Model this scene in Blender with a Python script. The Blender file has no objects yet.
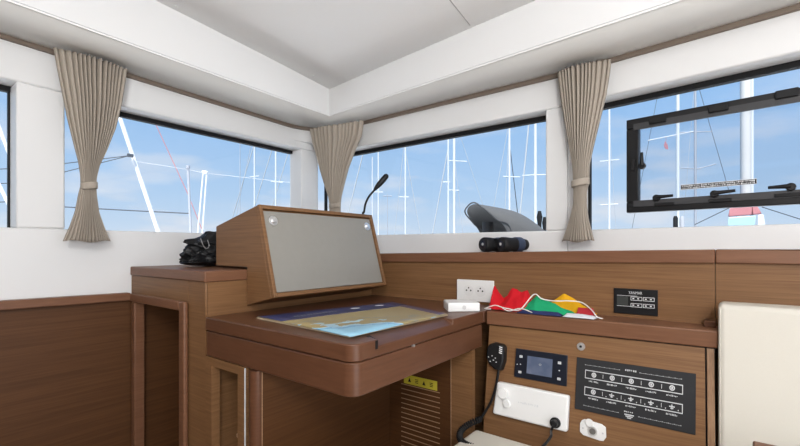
import bpy, bmesh, math, random
from mathutils import Vector, Matrix, noise
PI = math.pi
random.seed(7)

# ---------------------------------------------------------------- camera, world, sun, area light, exposure
EYE = 1.10                                     # eye height above the saloon floor
FPX, HX, HY = 420.0, 400.0, 248.0              # focal length and horizon in the 800x446 frame
YAW = math.radians(37.3)
F = Vector((math.cos(YAW), math.sin(YAW), 0)); R = Vector((math.sin(YAW), -math.cos(YAW), 0))
scene = bpy.context.scene
COL = scene.collection
cam_data = bpy.data.cameras.new('camera'); cam = bpy.data.objects.new('camera', cam_data); COL.objects.link(cam)
cam.location = (0, 0, EYE); cam.rotation_euler = (PI/2, 0, YAW - PI/2)
cam_data.sensor_width = 36; cam_data.lens = FPX/800*36; cam_data.shift_y = (HY-223)/800; cam_data.clip_start = .02; cam_data.clip_end = 1000
scene.camera = cam
scene.view_settings.view_transform = 'Standard'; scene.view_settings.look = 'None'
scene.view_settings.gamma = 1; scene.view_settings.use_curve_mapping = False
scene.view_settings.exposure = 0.17

world = bpy.data.worlds.new('sky'); scene.world = world; world.use_nodes = True
def build_world():
    nt = world.node_tree; N = nt.nodes; L = nt.links; N.clear()
    out = N.new('ShaderNodeOutputWorld'); bg = N.new('ShaderNodeBackground'); L.new(bg.outputs[0], out.inputs[0])
    tc = N.new('ShaderNodeTexCoord'); sep = N.new('ShaderNodeSeparateXYZ'); L.new(tc.outputs['Generated'], sep.inputs[0])
    cr = N.new('ShaderNodeValToRGB'); L.new(sep.outputs['Z'], cr.inputs[0])
    e = cr.color_ramp.elements
    e[0].position = 0.0; e[0].color = (.72, .82, .95, 1)
    e[1].position = 1.0; e[1].color = (.13, .31, .72, 1)
    x = cr.color_ramp.elements.new(.12); x.color = (.51, .70, .95, 1)
    x = cr.color_ramp.elements.new(.32); x.color = (.32, .56, .92, 1)
    mp = N.new('ShaderNodeMapping'); mp.inputs['Scale'].default_value = (3.2, 3.2, 11); L.new(tc.outputs['Generated'], mp.inputs[0])
    nz = N.new('ShaderNodeTexNoise'); nz.inputs['Scale'].default_value = 1.6; nz.inputs['Detail'].default_value = 6; L.new(mp.outputs[0], nz.inputs['Vector'])
    r2 = N.new('ShaderNodeValToRGB'); r2.color_ramp.elements[0].position = .48; r2.color_ramp.elements[1].position = .64
    L.new(nz.outputs['Fac'], r2.inputs[0])
    low = N.new('ShaderNodeMapRange'); low.inputs['From Min'].default_value = .30; low.inputs['From Max'].default_value = .05
    low.inputs['To Min'].default_value = .15; low.inputs['To Max'].default_value = .8; L.new(sep.outputs['Z'], low.inputs['Value'])
    mu = N.new('ShaderNodeMath'); mu.operation = 'MULTIPLY'; L.new(r2.outputs[0], mu.inputs[0]); L.new(low.outputs[0], mu.inputs[1])
    mix = N.new('ShaderNodeMixRGB'); mix.inputs[2].default_value = (.84, .86, .93, 1)
    L.new(mu.outputs[0], mix.inputs[0]); L.new(cr.outputs[0], mix.inputs[1]); L.new(mix.outputs[0], bg.inputs[0])
    bg.inputs[1].default_value = .86
build_world()
sd = bpy.data.lights.new('sun', 'SUN'); sd.energy = 8.0; sd.angle = .01; sd.color = (1, .96, .9)
sun = bpy.data.objects.new('sun', sd); COL.objects.link(sun)
sun.rotation_euler = Vector((.36, .16, -.92)).to_track_quat('-Z', 'Y').to_euler()
def area(name, loc, target, sx, sy, power, color=(1, 1, 1)):
    d = bpy.data.lights.new(name, 'AREA'); d.shape = 'RECTANGLE'; d.size = sx; d.size_y = sy; d.energy = power; d.color = color
    o = bpy.data.objects.new(name, d); COL.objects.link(o); o.location = loc
    o.rotation_euler = (Vector(target)-Vector(loc)).to_track_quat('-Z', 'Y').to_euler(); return o
area('aft_door_daylight', (-.9, -2.7, 1.40), (.9, 1.0, 1.25), 2.2, 1.1, 15, (1, .99, .98))
area('ceiling_fill', (.10, -1.55, .45), (.1, -.9, 2.0), 1.6, 1.2, 24, (1, .99, .98))  # added upward fill to lift the ceiling, no source stands here
area('roof_hatch_daylight', (-.68, -.66, 1.93), (1.0, 1.0, .9), .36, .36, 15, (1, .985, .96))
area('bounce_flash_fill', (-.72, -.72, 1.30), (-.45, -.45, 2.0), .8, .8, 34, (1, .99, .98))  # added light standing in for a flash bounced off the ceiling

# ---------------------------------------------------------------- helpers
def zz(r): return EYE + r
def ray(px, py): return F + R*((px-HX)/FPX) + Vector((0, 0, (HY-py)/FPX))
def at_depth(px, py, D): return Vector((0, 0, EYE)) + ray(px, py)*D
def on(px, py, axis, val):
    d = ray(px, py); i = 'XYZ'.index(axis); o = Vector((0, 0, EYE))
    return o + d*((val-o[i])/d[i])
def on_plane(px, py, p, n):
    d = ray(px, py); o = Vector((0, 0, EYE)); return o + d*((p-o).dot(n)/d.dot(n))

ORIGIN = {}
def tag(o, label, cat, group=None, kind=None):
    if label: o['label'] = label
    if cat: o['category'] = cat
    if group: o['group'] = group
    if kind: o['kind'] = kind
    return o
def thing(name, label, cat, loc, group=None):
    o = bpy.data.objects.new(name, None); COL.objects.link(o); o.location = loc; o.empty_display_size = .05
    ORIGIN[o] = Vector(loc); return tag(o, label, cat, group)

class MB:
    def __init__(s): s.bm = bmesh.new()
    def v(s, p): return s.bm.verts.new(p)
    def poly(s, pts):
        try: return s.bm.faces.new([s.v(p) for p in pts])
        except ValueError: return None
    def hexa(s, b, t):                          # bottom and top rings of equal length
        vb = [s.v(p) for p in b]; vt = [s.v(p) for p in t]; n = len(b)
        s.bm.faces.new(list(reversed(vb))); s.bm.faces.new(vt)
        for i in range(n): s.bm.faces.new((vb[i], vb[(i+1) % n], vt[(i+1) % n], vt[i]))
        return s
    def box(s, x0, x1, y0, y1, z0, z1):
        return s.hexa([(x0, y0, z0), (x1, y0, z0), (x1, y1, z0), (x0, y1, z0)], [(x0, y0, z1), (x1, y0, z1), (x1, y1, z1), (x0, y1, z1)])
    def prism(s, pts2, z0, z1):
        return s.hexa([(p[0], p[1], z0) for p in pts2], [(p[0], p[1], z1) for p in pts2])
    def extrude(s, pts, vec):
        vec = Vector(vec); return s.hexa([Vector(p) for p in pts], [Vector(p)+vec for p in pts])
    def frame_box(s, fr, a0, a1, n0, n1, z0, z1):   # fr = (origin xy, along, outward)
        o, d, n = fr
        def q(a, m, z): return Vector((o.x+d.x*a+n.x*m, o.y+d.y*a+n.y*m, z))
        return s.hexa([q(a0, n0, z0), q(a1, n0, z0), q(a1, n1, z0), q(a0, n1, z0)], [q(a0, n0, z1), q(a1, n0, z1), q(a1, n1, z1), q(a0, n1, z1)])
    def tube(s, pts, r, seg=10, caps=True):
        pts = [Vector(p) for p in pts]; rr = r if isinstance(r, (list, tuple)) else [r]*len(pts)
        rings = []; up = None
        for i, p in enumerate(pts):
            t = (pts[min(i+1, len(pts)-1)] - pts[max(i-1, 0)]).normalized()
            if up is None:
                up = Vector((0, 0, 1)) if abs(t.z) < .9 else Vector((1, 0, 0))
            up = (up - t*up.dot(t)).normalized(); b = t.cross(up)
            rings.append([s.v(p + (up*math.cos(2*PI*k/seg) + b*math.sin(2*PI*k/seg))*rr[i]) for k in range(seg)])
        for i in range(len(rings)-1):
            for k in range(seg): s.bm.faces.new((rings[i][k], rings[i][(k+1) % seg], rings[i+1][(k+1) % seg], rings[i+1][k]))
        if caps: s.bm.faces.new(list(reversed(rings[0]))); s.bm.faces.new(rings[-1])
        return s
    def cyl(s, p, axis, r, h, seg=24, r2=None):
        p = Vector(p); a = Vector(axis).normalized(); return s.tube([p, p+a*h], [r, r if r2 is None else r2], seg)
    def grid(s, fn, nu, nv):
        vs = [[s.v(fn(i/nu, j/nv)) for j in range(nv+1)] for i in range(nu+1)]
        for i in range(nu):
            for j in range(nv): s.bm.faces.new((vs[i][j], vs[i+1][j], vs[i+1][j+1], vs[i][j+1]))
        return s
    def build(s, name, mat, parent=None, bevel=0, seg=2, smooth=True, solid=0, subsurf=0, fix=True):
        if fix: bmesh.ops.recalc_face_normals(s.bm, faces=s.bm.faces)
        o0 = ORIGIN.get(parent, Vector((0, 0, 0)))
        if o0.length: bmesh.ops.translate(s.bm, verts=s.bm.verts, vec=-o0)
        me = bpy.data.meshes.new(name); s.bm.to_mesh(me); s.bm.free()
        if smooth:
            for p in me.polygons: p.use_smooth = True
        me.materials.append(mat)
        o = bpy.data.objects.new(name, me); COL.objects.link(o)
        if parent: o.parent = parent; ORIGIN[o] = o0
        if bevel:
            m = o.modifiers.new('bevel', 'BEVEL'); m.width = bevel; m.segments = seg; m.limit_method = 'ANGLE'; m.angle_limit = math.radians(35)
        if solid:
            m = o.modifiers.new('solid', 'SOLIDIFY'); m.thickness = solid; m.offset = 0
        if subsurf:
            m = o.modifiers.new('sub', 'SUBSURF'); m.levels = subsurf; m.render_levels = subsurf
        if smooth and not subsurf: shade_auto(me, bevel)
        return o
def shade_auto(me, bevel):
    # sharp edges above 40 degrees so flat faces stay flat
    bm = bmesh.new(); bm.from_mesh(me)
    for e in bm.edges:
        if len(e.link_faces) == 2 and e.calc_face_angle(0) > math.radians(40): e.smooth = False
    bm.to_mesh(me); bm.free()
def struct(o): o['kind'] = 'structure'; return o

# ---------------------------------------------------------------- materials
def mat_new(name):
    m = bpy.data.materials.new(name); m.use_nodes = True
    return m, m.node_tree.nodes, m.node_tree.links, m.node_tree.nodes['Principled BSDF']
def plain(name, col, rough=.5, metal=0, spec=.5, bump=0, bscale=200, var=0):
    m, N, L, b = mat_new(name)
    b.inputs['Base Color'].default_value = (*col, 1); b.inputs['Roughness'].default_value = rough; b.inputs['Metallic'].default_value = metal
    b.inputs['Specular IOR Level'].default_value = spec
    tc = N.new('ShaderNodeTexCoord')
    nz = N.new('ShaderNodeTexNoise'); nz.inputs['Scale'].default_value = bscale; nz.inputs['Detail'].default_value = 4; L.new(tc.outputs['Object'], nz.inputs['Vector'])
    if bump:
        bp = N.new('ShaderNodeBump'); bp.inputs['Strength'].default_value = bump; bp.inputs['Distance'].default_value = .002
        L.new(nz.outputs['Fac'], bp.inputs['Height']); L.new(bp.outputs[0], b.inputs['Normal'])
    if var:
        mx = N.new('ShaderNodeMixRGB'); mx.inputs[1].default_value = (*[c*(1-var) for c in col], 1); mx.inputs[2].default_value = (*[min(1, c*(1+var)) for c in col], 1)
        L.new(nz.outputs['Fac'], mx.inputs[0]); L.new(mx.outputs[0], b.inputs['Base Color'])
    return m
def wood(name, dark, light, rough=.4, scale=(2.2, 2.2, 70), spec=.4, contrast=(.36, .66), fine=.5):
    m, N, L, b = mat_new(name)
    tc = N.new('ShaderNodeTexCoord'); mp = N.new('ShaderNodeMapping'); mp.inputs['Scale'].default_value = scale; L.new(tc.outputs['Object'], mp.inputs[0])
    n1 = N.new('ShaderNodeTexNoise'); n1.inputs['Scale'].default_value = 1.0; n1.inputs['Detail'].default_value = 5; n1.inputs['Distortion'].default_value = .3
    L.new(mp.outputs[0], n1.inputs['Vector'])
    mp2 = N.new('ShaderNodeMapping'); mp2.inputs['Scale'].default_value = tuple(c*4.5 for c in scale); L.new(tc.outputs['Object'], mp2.inputs[0])
    n2 = N.new('ShaderNodeTexNoise'); n2.inputs['Scale'].default_value = 1.0; n2.inputs['Detail'].default_value = 3; L.new(mp2.outputs[0], n2.inputs['Vector'])
    mx = N.new('ShaderNodeMixRGB'); mx.inputs[0].default_value = fine; L.new(n1.outputs['Fac'], mx.inputs[1]); L.new(n2.outputs['Fac'], mx.inputs[2])
    cr = N.new('ShaderNodeValToRGB'); cr.color_ramp.elements[0].position = contrast[0]; cr.color_ramp.elements[1].position = contrast[1]
    cr.color_ramp.elements[0].color = (*dark, 1); cr.color_ramp.elements[1].color = (*light, 1)
    L.new(mx.outputs[0], cr.inputs[0]); L.new(cr.outputs[0], b.inputs['Base Color'])
    b.inputs['Roughness'].default_value = rough; b.inputs['Specular IOR Level'].default_value = spec
    bp = N.new('ShaderNodeBump'); bp.inputs['Strength'].default_value = .12; bp.inputs['Distance'].default_value = .001
    L.new(n2.outputs['Fac'], bp.inputs['Height']); L.new(bp.outputs[0], b.inputs['Normal'])
    return m
def glass_mat(name, tint=(.96, .98, .99)):
    m, N, L, b = mat_new(name); N.remove(b)
    out = [n for n in N if n.type == 'OUTPUT_MATERIAL'][0]
    tr = N.new('ShaderNodeBsdfTransparent'); tr.inputs[0].default_value = (*tint, 1)
    gl = N.new('ShaderNodeBsdfGlossy'); gl.inputs['Roughness'].default_value = .02
    fr = N.new('ShaderNodeFresnel'); fr.inputs['IOR'].default_value = 1.25
    mx = N.new('ShaderNodeMixShader'); L.new(fr.outputs[0], mx.inputs[0]); L.new(tr.outputs[0], mx.inputs[1]); L.new(gl.outputs[0], mx.inputs[2]); L.new(mx.outputs[0], out.inputs[0])
    return m
M = {}
M['white'] = plain('white_gelcoat', (.77, .77, .77), .38, spec=.35, bump=.02, bscale=30)
M['liner'] = plain('headliner', (.90, .895, .885), .7, spec=.2, bump=.05, bscale=600)
M['soffit'] = plain('soffit_vinyl', (.80, .795, .77), .55, spec=.25, bump=.04, bscale=500)
M['track'] = plain('taupe_track', (.20, .155, .12), .6)
M['gasket'] = plain('black_rubber', (.010, .010, .011), .6, spec=.2)
M['glass'] = glass_mat('window_glass')
M['hatchglass'] = glass_mat('hatch_acrylic', (.93, .94, .955))
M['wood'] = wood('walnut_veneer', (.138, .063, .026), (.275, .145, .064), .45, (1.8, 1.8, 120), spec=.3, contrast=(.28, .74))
M['woodshade'] = wood('walnut_veneer_shaded', (.064, .025, .009), (.126, .053, .019), .5, (1.8, 1.8, 120), spec=.25, contrast=(.28, .74))  # veneer with the shade of the low panels put into its colour
M['cap'] = wood('solid_walnut_edge', (.150, .066, .034), (.215, .100, .054), .4, (3, 3, 40), spec=.3, contrast=(.3, .72))
M['lid'] = wood('polished_walnut', (.092, .037, .018), (.136, .058, .030), .34, (3, 3, 30), spec=.35, contrast=(.3, .72))
M['pale'] = wood('pale_wood_highlight', (.33, .20, .115), (.47, .30, .18), .45)
M['mid'] = wood('oak_stile', (.21, .115, .06), (.33, .195, .11), .45, (60, 60, 2))
M['black'] = plain('black_plastic', (.009, .009, .010), .42, spec=.3)
M['blackmatte'] = plain('black_matte', (.012, .012, .013), .6, spec=.25, bump=.1, bscale=900)
M['panelblack'] = plain('charcoal_panel', (.026, .026, .028), .55, spec=.2)
M['chrome'] = plain('chrome', (.82, .82, .82), .28, .8)
M['greypanel'] = plain('grey_panel', (.285, .272, .245), .5, spec=.3, var=.03, bscale=40)
M['plastic'] = plain('white_plastic', (.83, .83, .82), .35)
M['mark'] = plain('white_print', (.72, .73, .74), .5)
M['markdim'] = plain('grey_print', (.34, .35, .36), .5)
M['cream'] = plain('cream_leather', (.68, .645, .57), .5, spec=.35, bump=.12, bscale=260, var=.02)
M['curtain'] = plain('taupe_cloth', (.40, .35, .295), .85, spec=.15, bump=.25, bscale=700, var=.06)
M['steel'] = plain('stainless', (.6, .6, .62), .3, .9)
M['mast'] = plain('white_mast', (.76, .77, .78), .4)
M['mastgrey'] = plain('grey_mast', (.45, .46, .5), .4)
M['wire'] = plain('rigging_wire', (.5, .52, .56), .4)
M['wirewhite'] = plain('white_line', (.52, .54, .56), .6)
M['wiredark'] = plain('dark_line', (.07, .08, .1), .6)
M['redline'] = plain('red_line', (.50, .16, .17), .7)

# ---------------------------------------------------------------- the place: water, deck, shell
YL, XR = 1.93, 1.72                             # inner faces of the two window walls
MB().box(-300, 300, -300, 300, -1.9, -1.5).build('water', plain('harbour_water', (.05, .10, .14), .12, bump=.4, bscale=.8), smooth=False)['kind'] = 'structure'
m = MB(); m.box(1.93, 5.2, -3, 6, .45, .62); m.box(-3.5, 1.93, 2.12, 6, .45, .62); m.box(-3.5, 5.2, -3, 6, -1.55, -1.2)
m.box(5.0, 5.2, -3, 6, -1.25, .5); m.box(-3.5, 5.0, 5.8, 6, -1.25, .5)
m.build('deck', M['white'], smooth=False)['kind'] = 'structure'
MB().box(-3.2, 1.9, -3.2, 2.1, -.06, 0).build('floor', wood('oak_floor', (.13, .08, .045), (.20, .13, .08), .4, (2, 30, 30)), smooth=False)['kind'] = 'structure'

MB().box(-3.2, -3.1, -3.2, 2.1, 0, 2.05).build('wall_back', M['woodshade'], smooth=False)['kind'] = 'structure'  # unseen bulkhead, added to block low sky light from this side
A5 = math.radians(6.0)
FL = (Vector((0, YL)), Vector((1, 0)), Vector((0, 1)))                  # left window wall: along +X, outward +Y
FA = (Vector((XR, 1.93)), Vector((0, -1)), Vector((1, 0)))              # right wall near the corner: along -Y
FB = (Vector((XR, .48)), Vector((-math.sin(A5), -math.cos(A5))), Vector((math.cos(A5), -math.sin(A5))))
def fpt(fr, a, n, z): return Vector((fr[0].x+fr[1].x*a+fr[2].x*n, fr[0].y+fr[1].y*a+fr[2].y*n, z))
SILL, HEAD, HEADL = zz(.070), zz(.563), zz(.576)
def zsof(x): return zz(.6965 + .028*max(0, min(1, (1.5-x)/1.3)))
# left wall
m = MB()
m.frame_box(FL, -3, 1.86, 0, .11, zz(-.205), SILL); m.frame_box(FL, -3, 1.86, 0, .11, HEADL, zz(.80))
m.frame_box(FL, .350, .486, 0, .11, SILL, HEADL); m.frame_box(FL, 1.592, 1.72, 0, .11, SILL, HEADL)
m.frame_box(FL, -3, 1.86, .0, .11, 0, zz(-.205))
struct(m.build('wall_left', M['white'], bevel=.006))
# right wall, two facets of the curved front
m = MB()
m.frame_box(FA, -.11, 1.45, 0, .10, 0, SILL); m.frame_box(FA, 0, 1.45, 0, .10, HEAD, zz(.80))
m.frame_box(FA, 1.365, 1.45, 0, .10, SILL, HEAD)
m.frame_box(FB, 0, 3.0, 0, .10, 0, SILL); m.frame_box(FB, 0, 3.0, 0, .10, HEAD, zz(.80)); m.frame_box(FB, 0, .052, 0, .10, SILL, HEAD)
struct(m.build('wall_right', M['white'], bevel=.006))
# rounded corner filler of the header
def arc_path(r, inset, z, n=10):
    pts = [(-2.8, YL-inset), (.2, YL-inset), (.6, YL-inset), (1.0, YL-inset)]
    c = Vector((XR-.0-r, YL-r))
    for i in range(n+1):
        t = PI/2*(1-i/n); pts.append((c.x+(r-inset)*math.cos(t), c.y+(r-inset)*math.sin(t)))
    pts.append((XR-inset, .48))
    e = fpt(FB, 2.6, -inset, 0); pts.append((e.x, e.y)); return pts
m = MB(); rr = .22; c = Vector((XR-rr, YL-rr))
arc = [(c.x+rr*math.cos(PI/2*i/12), c.y+rr*math.sin(PI/2*i/12)) for i in range(13)]
arc2 = [(XR+.004, c.y)] + [(XR+.004, YL+.004), (c.x, YL+.004)]
m.hexa([(x, y, zz(.615)) for x, y in arc + [(c.x, YL+.02), (XR+.02, YL+.02), (XR+.02, c.y)]], [(x, y, zz(.80)) for x, y in arc + [(c.x, YL+.02), (XR+.02, YL+.02), (XR+.02, c.y)]])
struct(m.build('trim_1', M['white']))
# curtain track
def sweep(m, path, prof):                       # prof: list of (inset, z), path functions of inset
    rings = []
    for ins, z in prof: rings.append([m.v((x, y, zsof(x)+z)) for x, y in path(ins)])
    n = len(prof)
    for i in range(n):
        a, b = rings[i], rings[(i+1) % n]
        for k in range(len(a)-1): m.bm.faces.new((a[k], a[k+1], b[k+1], b[k]))
    m.bm.faces.new([r[0] for r in rings]); m.bm.faces.new([r[-1] for r in reversed(rings)])
m = MB(); sweep(m, lambda i: arc_path(.22, i, 0), [(.0, -.017), (.014, -.017), (.014, .004), (.0, .004)])
struct(m.build('trim_2', M['track']))
# ceiling edge: soffit with fascia
IN = [(-2.8, 1.70), (1.540, 1.643), (1.34, -1.06), (1.34, -2.8)]        # inner edge of the soffit
def zceil(x, y):
    a = max(0, min(1.5, 1.54-x)); b = max(0, min(2.6, 1.643-y))
    return zz(.841 + .095*a - .012*a*a + .016*b)
OUT = [(-2.8, 1.96), (1.75, 1.96), (1.75, .45), (1.45, -2.8)]
m = MB()
def seg_pts(p, q, n): return [(p[0]+(q[0]-p[0])*i/n, p[1]+(q[1]-p[1])*i/n) for i in range(n+1)]
inner = seg_pts(IN[0], IN[1], 14) + seg_pts(IN[1], IN[2], 10)[1:] + [IN[3]]
outer = seg_pts(OUT[0], OUT[1], 14) + seg_pts(OUT[1], OUT[2], 6)[1:] + seg_pts(OUT[2], OUT[3], 4)[1:] + [OUT[3]]
vi = [m.v((x, y, zsof(x))) for x, y in inner]; vo = [m.v((x, y, zsof(x))) for x, y in outer]
for k in range(len(inner)-1): m.bm.faces.new((vi[k], vi[k+1], vo[k+1], vo[k]))
struct(m.build('trim_3', M['soffit'], solid=.003))
m = MB()
vb = [m.v((x, y, zsof(x)+.007)) for x, y in inner]; vt = [m.v((x, y, zceil(x, y))) for x, y in inner]
for k in range(len(inner)-1): m.bm.faces.new((vb[k], vb[k+1], vt[k+1], vt[k]))
struct(m.build('trim_4', M['white'], solid=.008, smooth=False))
m = MB()
vb = [m.v((x-.006, y-.006, zsof(x)-.003)) for x, y in inner]; vt = [m.v((x-.006, y-.006, zsof(x)+.0035)) for x, y in inner]
for k in range(len(inner)-1): m.bm.faces.new((vb[k], vb[k+1], vt[k+1], vt[k]))
struct(m.build('trim_5', M['plastic'], solid=.004, smooth=False))
# ceiling: grid bounded by the inner edge
m = MB()
def cf(u, v):
    p = Vector(IN[0]).lerp(Vector(IN[1]), u); q = Vector((-2.8, -2.8)).lerp(Vector((1.37, -2.8)), u)
    x, y = p.lerp(q, v)
    if u > .999: x = 1.540 + (1.34-1.540)*min(1, (1.643-y)/2.703)
    return (x, y, zceil(x, y))
m.grid(cf, 24, 24); struct(m.build('ceiling', M['liner'], solid=.006))
m = MB()                                          # panel seam of the headliner
s0 = on(470, 27, 'Z', zz(.853)); s1 = on(446, -4, 'Z', zz(.875)); dv = (s1-s0)
pp = [s0 + dv*t for t in (0, .5, 1, 2, 4, 8)]
m.tube([(p.x, p.y, zceil(p.x, p.y)-.003) for p in pp], .0022, 6)
struct(m.build('trim_6', plain('seam', (.42, .41, .40), .8)))
for px, py, zc in ((176, 4, .915), (313.5, 76, .85)):
    p = on(px, py, 'Z', zz(zc)); m = MB(); m.cyl((p.x, p.y, zceil(p.x, p.y)-.005), (0, 0, 1), .006, .004, 12)
    tag(m.build('ceiling_button', M['plastic'], bevel=.001), 'small white fixing button on the headliner near the ceiling corner' if px > 200 else 'small white fixing button on the headliner above the left fascia', 'button')

# windows: black gasket frame and pane
def window(name, fr, a0, a1, n, z0, z1, g=.015):
    root = bpy.data.objects.new(name, None); COL.objects.link(root); root.location = fpt(fr, (a0+a1)/2, n, z0); ORIGIN[root] = root.location.copy(); struct(root)
    m = MB()
    m.frame_box(fr, a0, a1, n-.012, n+.012, z1-g, z1+.006); m.frame_box(fr, a0, a1, n-.012, n+.012, z0-.006, z0+g*.5)
    m.frame_box(fr, a0, a0+g*.7, n-.006, n+.012, z0+g*.5, z1-g); m.frame_box(fr, a1-g*.5, a1, n-.006, n+.012, z0+g*.5, z1-g)
    m.build('gasket', M['gasket'], root, smooth=False)
    m = MB(); m.frame_box(fr, a0+.004, a1-.004, n+.001, n+.006, z0, z1-.003); m.build('pane', M['glass'], root, smooth=False)
    return root
window('window_1', FL, .490, 1.612, .095, zz(.06), zz(.572))
window('window_2', FL, -2.9, .352, .095, zz(.06), zz(.572))
window('window_3', FA, -.035, 1.362, .085, zz(.058), zz(.558))
window('window_4', FB, .050, 2.9, .085, zz(.058), zz(.558))

# lower right wall: wooden panelling with a capped ledge
def zl(y): return zz(-.004 - .0172*max(-.2, y))   # the ledge falls slightly towards the corner
XP = 1.53
m = MB(); m.hexa([(XP, y, 0) for y in (-2.6, .010)] + [(XP+.012, .010, 0), (XP+.012, -2.6, 0)], [(XP, -2.6, zz(-.03)), (XP, .010, zz(-.03)), (XP+.012, .010, zz(-.03)), (XP+.012, -2.6, zz(-.03))])
struct(m.build('trim_7', M['wood'], smooth=False))
m = MB(); m.box(XP, XP+.012, .0115, 1.92, 0, zz(-.045)); struct(m.build('trim_8', M['wood'], smooth=False))
def ledge(y0, y1, name):
    m = MB(); x0 = XP-.012
    def xb(y): return XR-.004 if y > .48 else XR-.004-(.48-y)*math.tan(A5)
    b = [(x0, y0, zl(y0)-.040), (xb(y0), y0, zl(y0)-.040)] + ([(xb(.48), .48, zl(.48)-.040)] if y0 < .48 < y1 else []) + [(xb(y1), y1, zl(y1)-.040), (x0, y1, zl(y1)-.040)]
    m.hexa(b, [(x, y, z+.040) for x, y, z in b]); return struct(m.build(name, M['cap'], bevel=.003))
ledge(.0115, 1.90, 'trim_9'); ledge(-2.6, .0100, 'trim_10')
# lower left wall: wood panel and capping rail
m = MB(); m.hexa([(-3, YL-.04, zz(-.165)), (.69, YL-.04, zz(-.2115)), (.69, YL-.001, zz(-.2115)), (-3, YL-.001, zz(-.165))], [(-3, YL-.04, zz(-.133)), (.69, YL-.04, zz(-.181)), (.69, YL-.001, zz(-.181)), (-3, YL-.001, zz(-.133))])
struct(m.build('trim_11', M['cap'], bevel=.003))
m = MB(); m.hexa([(-3, YL-.014, 0), (.978, YL-.014, 0), (.978, YL-.001, 0), (-3, YL-.001, 0)], [(-3, YL-.014, zz(-.166)), (.978, YL-.014, zz(-.216)), (.978, YL-.001, zz(-.216)), (-3, YL-.001, zz(-.166))]); struct(m.build('trim_12', M['woodshade'], smooth=False))

# ---------------------------------------------------------------- corner cabinet left of the chart table
CX, CY, CT = .70, 1.33, -.076
cab = thing('corner_cabinet', 'tall walnut corner cabinet with an open recess, left of the chart table', 'cabinet', (CX, CY, 0))
m = MB(); m.box(CX+.006, 1.525, CY+.004, 1.45, 0, zz(-.113)); m.box(.98, 1.525, 1.452, YL-.002, 0, zz(-.113)); m.box(CX+.006, .978, 1.452, YL-.002, zz(-.19), zz(-.113))
m.build('carcass', M['wood'], cab, smooth=False)
m = MB(); m.box(CX, 1.515, CY, YL-.004, zz(-.112), zz(CT)); m.build('top', M['cap'], cab, bevel=.004)
m = MB(); m.box(CX-.012, CX+.005, 1.485, YL-.034, zz(-.216), zz(-.184)); m.build('recess_rail', M['cap'], cab, bevel=.003)
m = MB(); m.box(CX-.012, CX+.005, 1.447, 1.484, 0, zz(-.184)); m.build('recess_stile', M['cap'], cab, bevel=.006, seg=3)
m = MB(); m.box(CX-.008, CX+.03, 1.862, 1.893, 0, zz(-.218)); m.build('recess_stile', M['cap'], cab, bevel=.003)
m = MB(); m.box(CX+.003, CX+.012, CY+.001, CY+.012, zz(-.222), zz(-.114)); m.build('corner_bead', M['wood'], cab, bevel=.004)

# ---------------------------------------------------------------- chart table
DX0, DX1, DY0, DY1, DZ = .70, 1.528, .667, 1.326, -.224
def rrect(x0, x1, y0, y1, r, n=6):               # only the corner (x0,y0) is rounded
    pts = [(x0+r-r*math.sin(PI/2*(i/n)), y0+r-r*math.cos(PI/2*(i/n))) for i in range(n+1)]
    return pts + [(x0, y1), (x1, y1), (x1, y0)]
table = thing('chart_table', 'walnut chart table with a thick rounded lid, deep drawer case and louvred kneehole', 'table', (DX0, DY0, 0))
# lid with a finger recess cut in the front edge
m = MB(); m.prism(rrect(DX0, 1.366, DY0, DY1, .032), zz(-.266), zz(DZ))
lid = m.build('lid', M['lid'], table, bevel=.004, seg=3)
cut = MB(); cut.hexa([(.776, DY0-.03, zz(-.254)), (1.15, DY0-.03, zz(-.254)), (1.15, DY0+.046, zz(-.2215)), (.800, DY0+.046, zz(-.2215))],
                     [(.776, DY0-.03, zz(-.20)), (1.15, DY0-.03, zz(-.20)), (1.15, DY0+.046, zz(-.20)), (.800, DY0+.046, zz(-.20))])
cutter = cut.build('cutter', M['lid'], table, smooth=False)
def apply_cut(o, c):
    mods = list(o.modifiers)
    for q in mods: o.modifiers.remove(q)
    b = o.modifiers.new('cut', 'BOOLEAN'); b.operation = 'DIFFERENCE'; b.object = c; b.solver = 'EXACT'
    dg = bpy.context.evaluated_depsgraph_get(); dg.update()
    me = bpy.data.meshes.new_from_object(o.evaluated_get(dg)); o.modifiers.clear(); o.data = me
    bpy.data.objects.remove(c, do_unlink=True)
    for p in me.polygons: p.use_smooth = True
    shade_auto(me, 0)
    q = o.modifiers.new('bevel', 'BEVEL'); q.width = .0035; q.segments = 3; q.limit_method = 'ANGLE'; q.angle_limit = math.radians(35)
bpy.context.view_layer.update(); apply_cut(lid, cutter)
m = MB(); m.box(1.367, XP-.002, .667, DY1, zz(-.266), zz(DZ-.001)); m.build('fixed_top', M['lid'], table, bevel=.002)
m = MB(); m.prism(rrect(DX0+.003, 1.36, DY0+.003, DY1, .032), zz(-.349), zz(-.2685)); m.build('case', M['lid'], table, bevel=.003, seg=2)
m = MB(); p = on(413.5, 345.8, 'Y', DY0); m.cyl((p.x, DY0+.004, zz(-.267)), (0, -1, 0), .004, .007, 12); m.build('catch', M['chrome'], table)
tri_ = [(DY0-.0006, zz(-.247)), (DY0-.0006, zz(-.226)), (DY0+.046, zz(-.2234)), (DY0+.046, zz(-.2238))]
m = MB(); m.hexa([(.776+(.018 if k > 1 else 0), y, z) for k, (y, z) in enumerate(tri_)], [(.786+(.022 if k > 1 else 0), y, z) for k, (y, z) in enumerate(tri_)]); m.build('dark_wedge', M['gasket'], table, smooth=False)  # dark wedge at the left end of the finger recess
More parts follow.
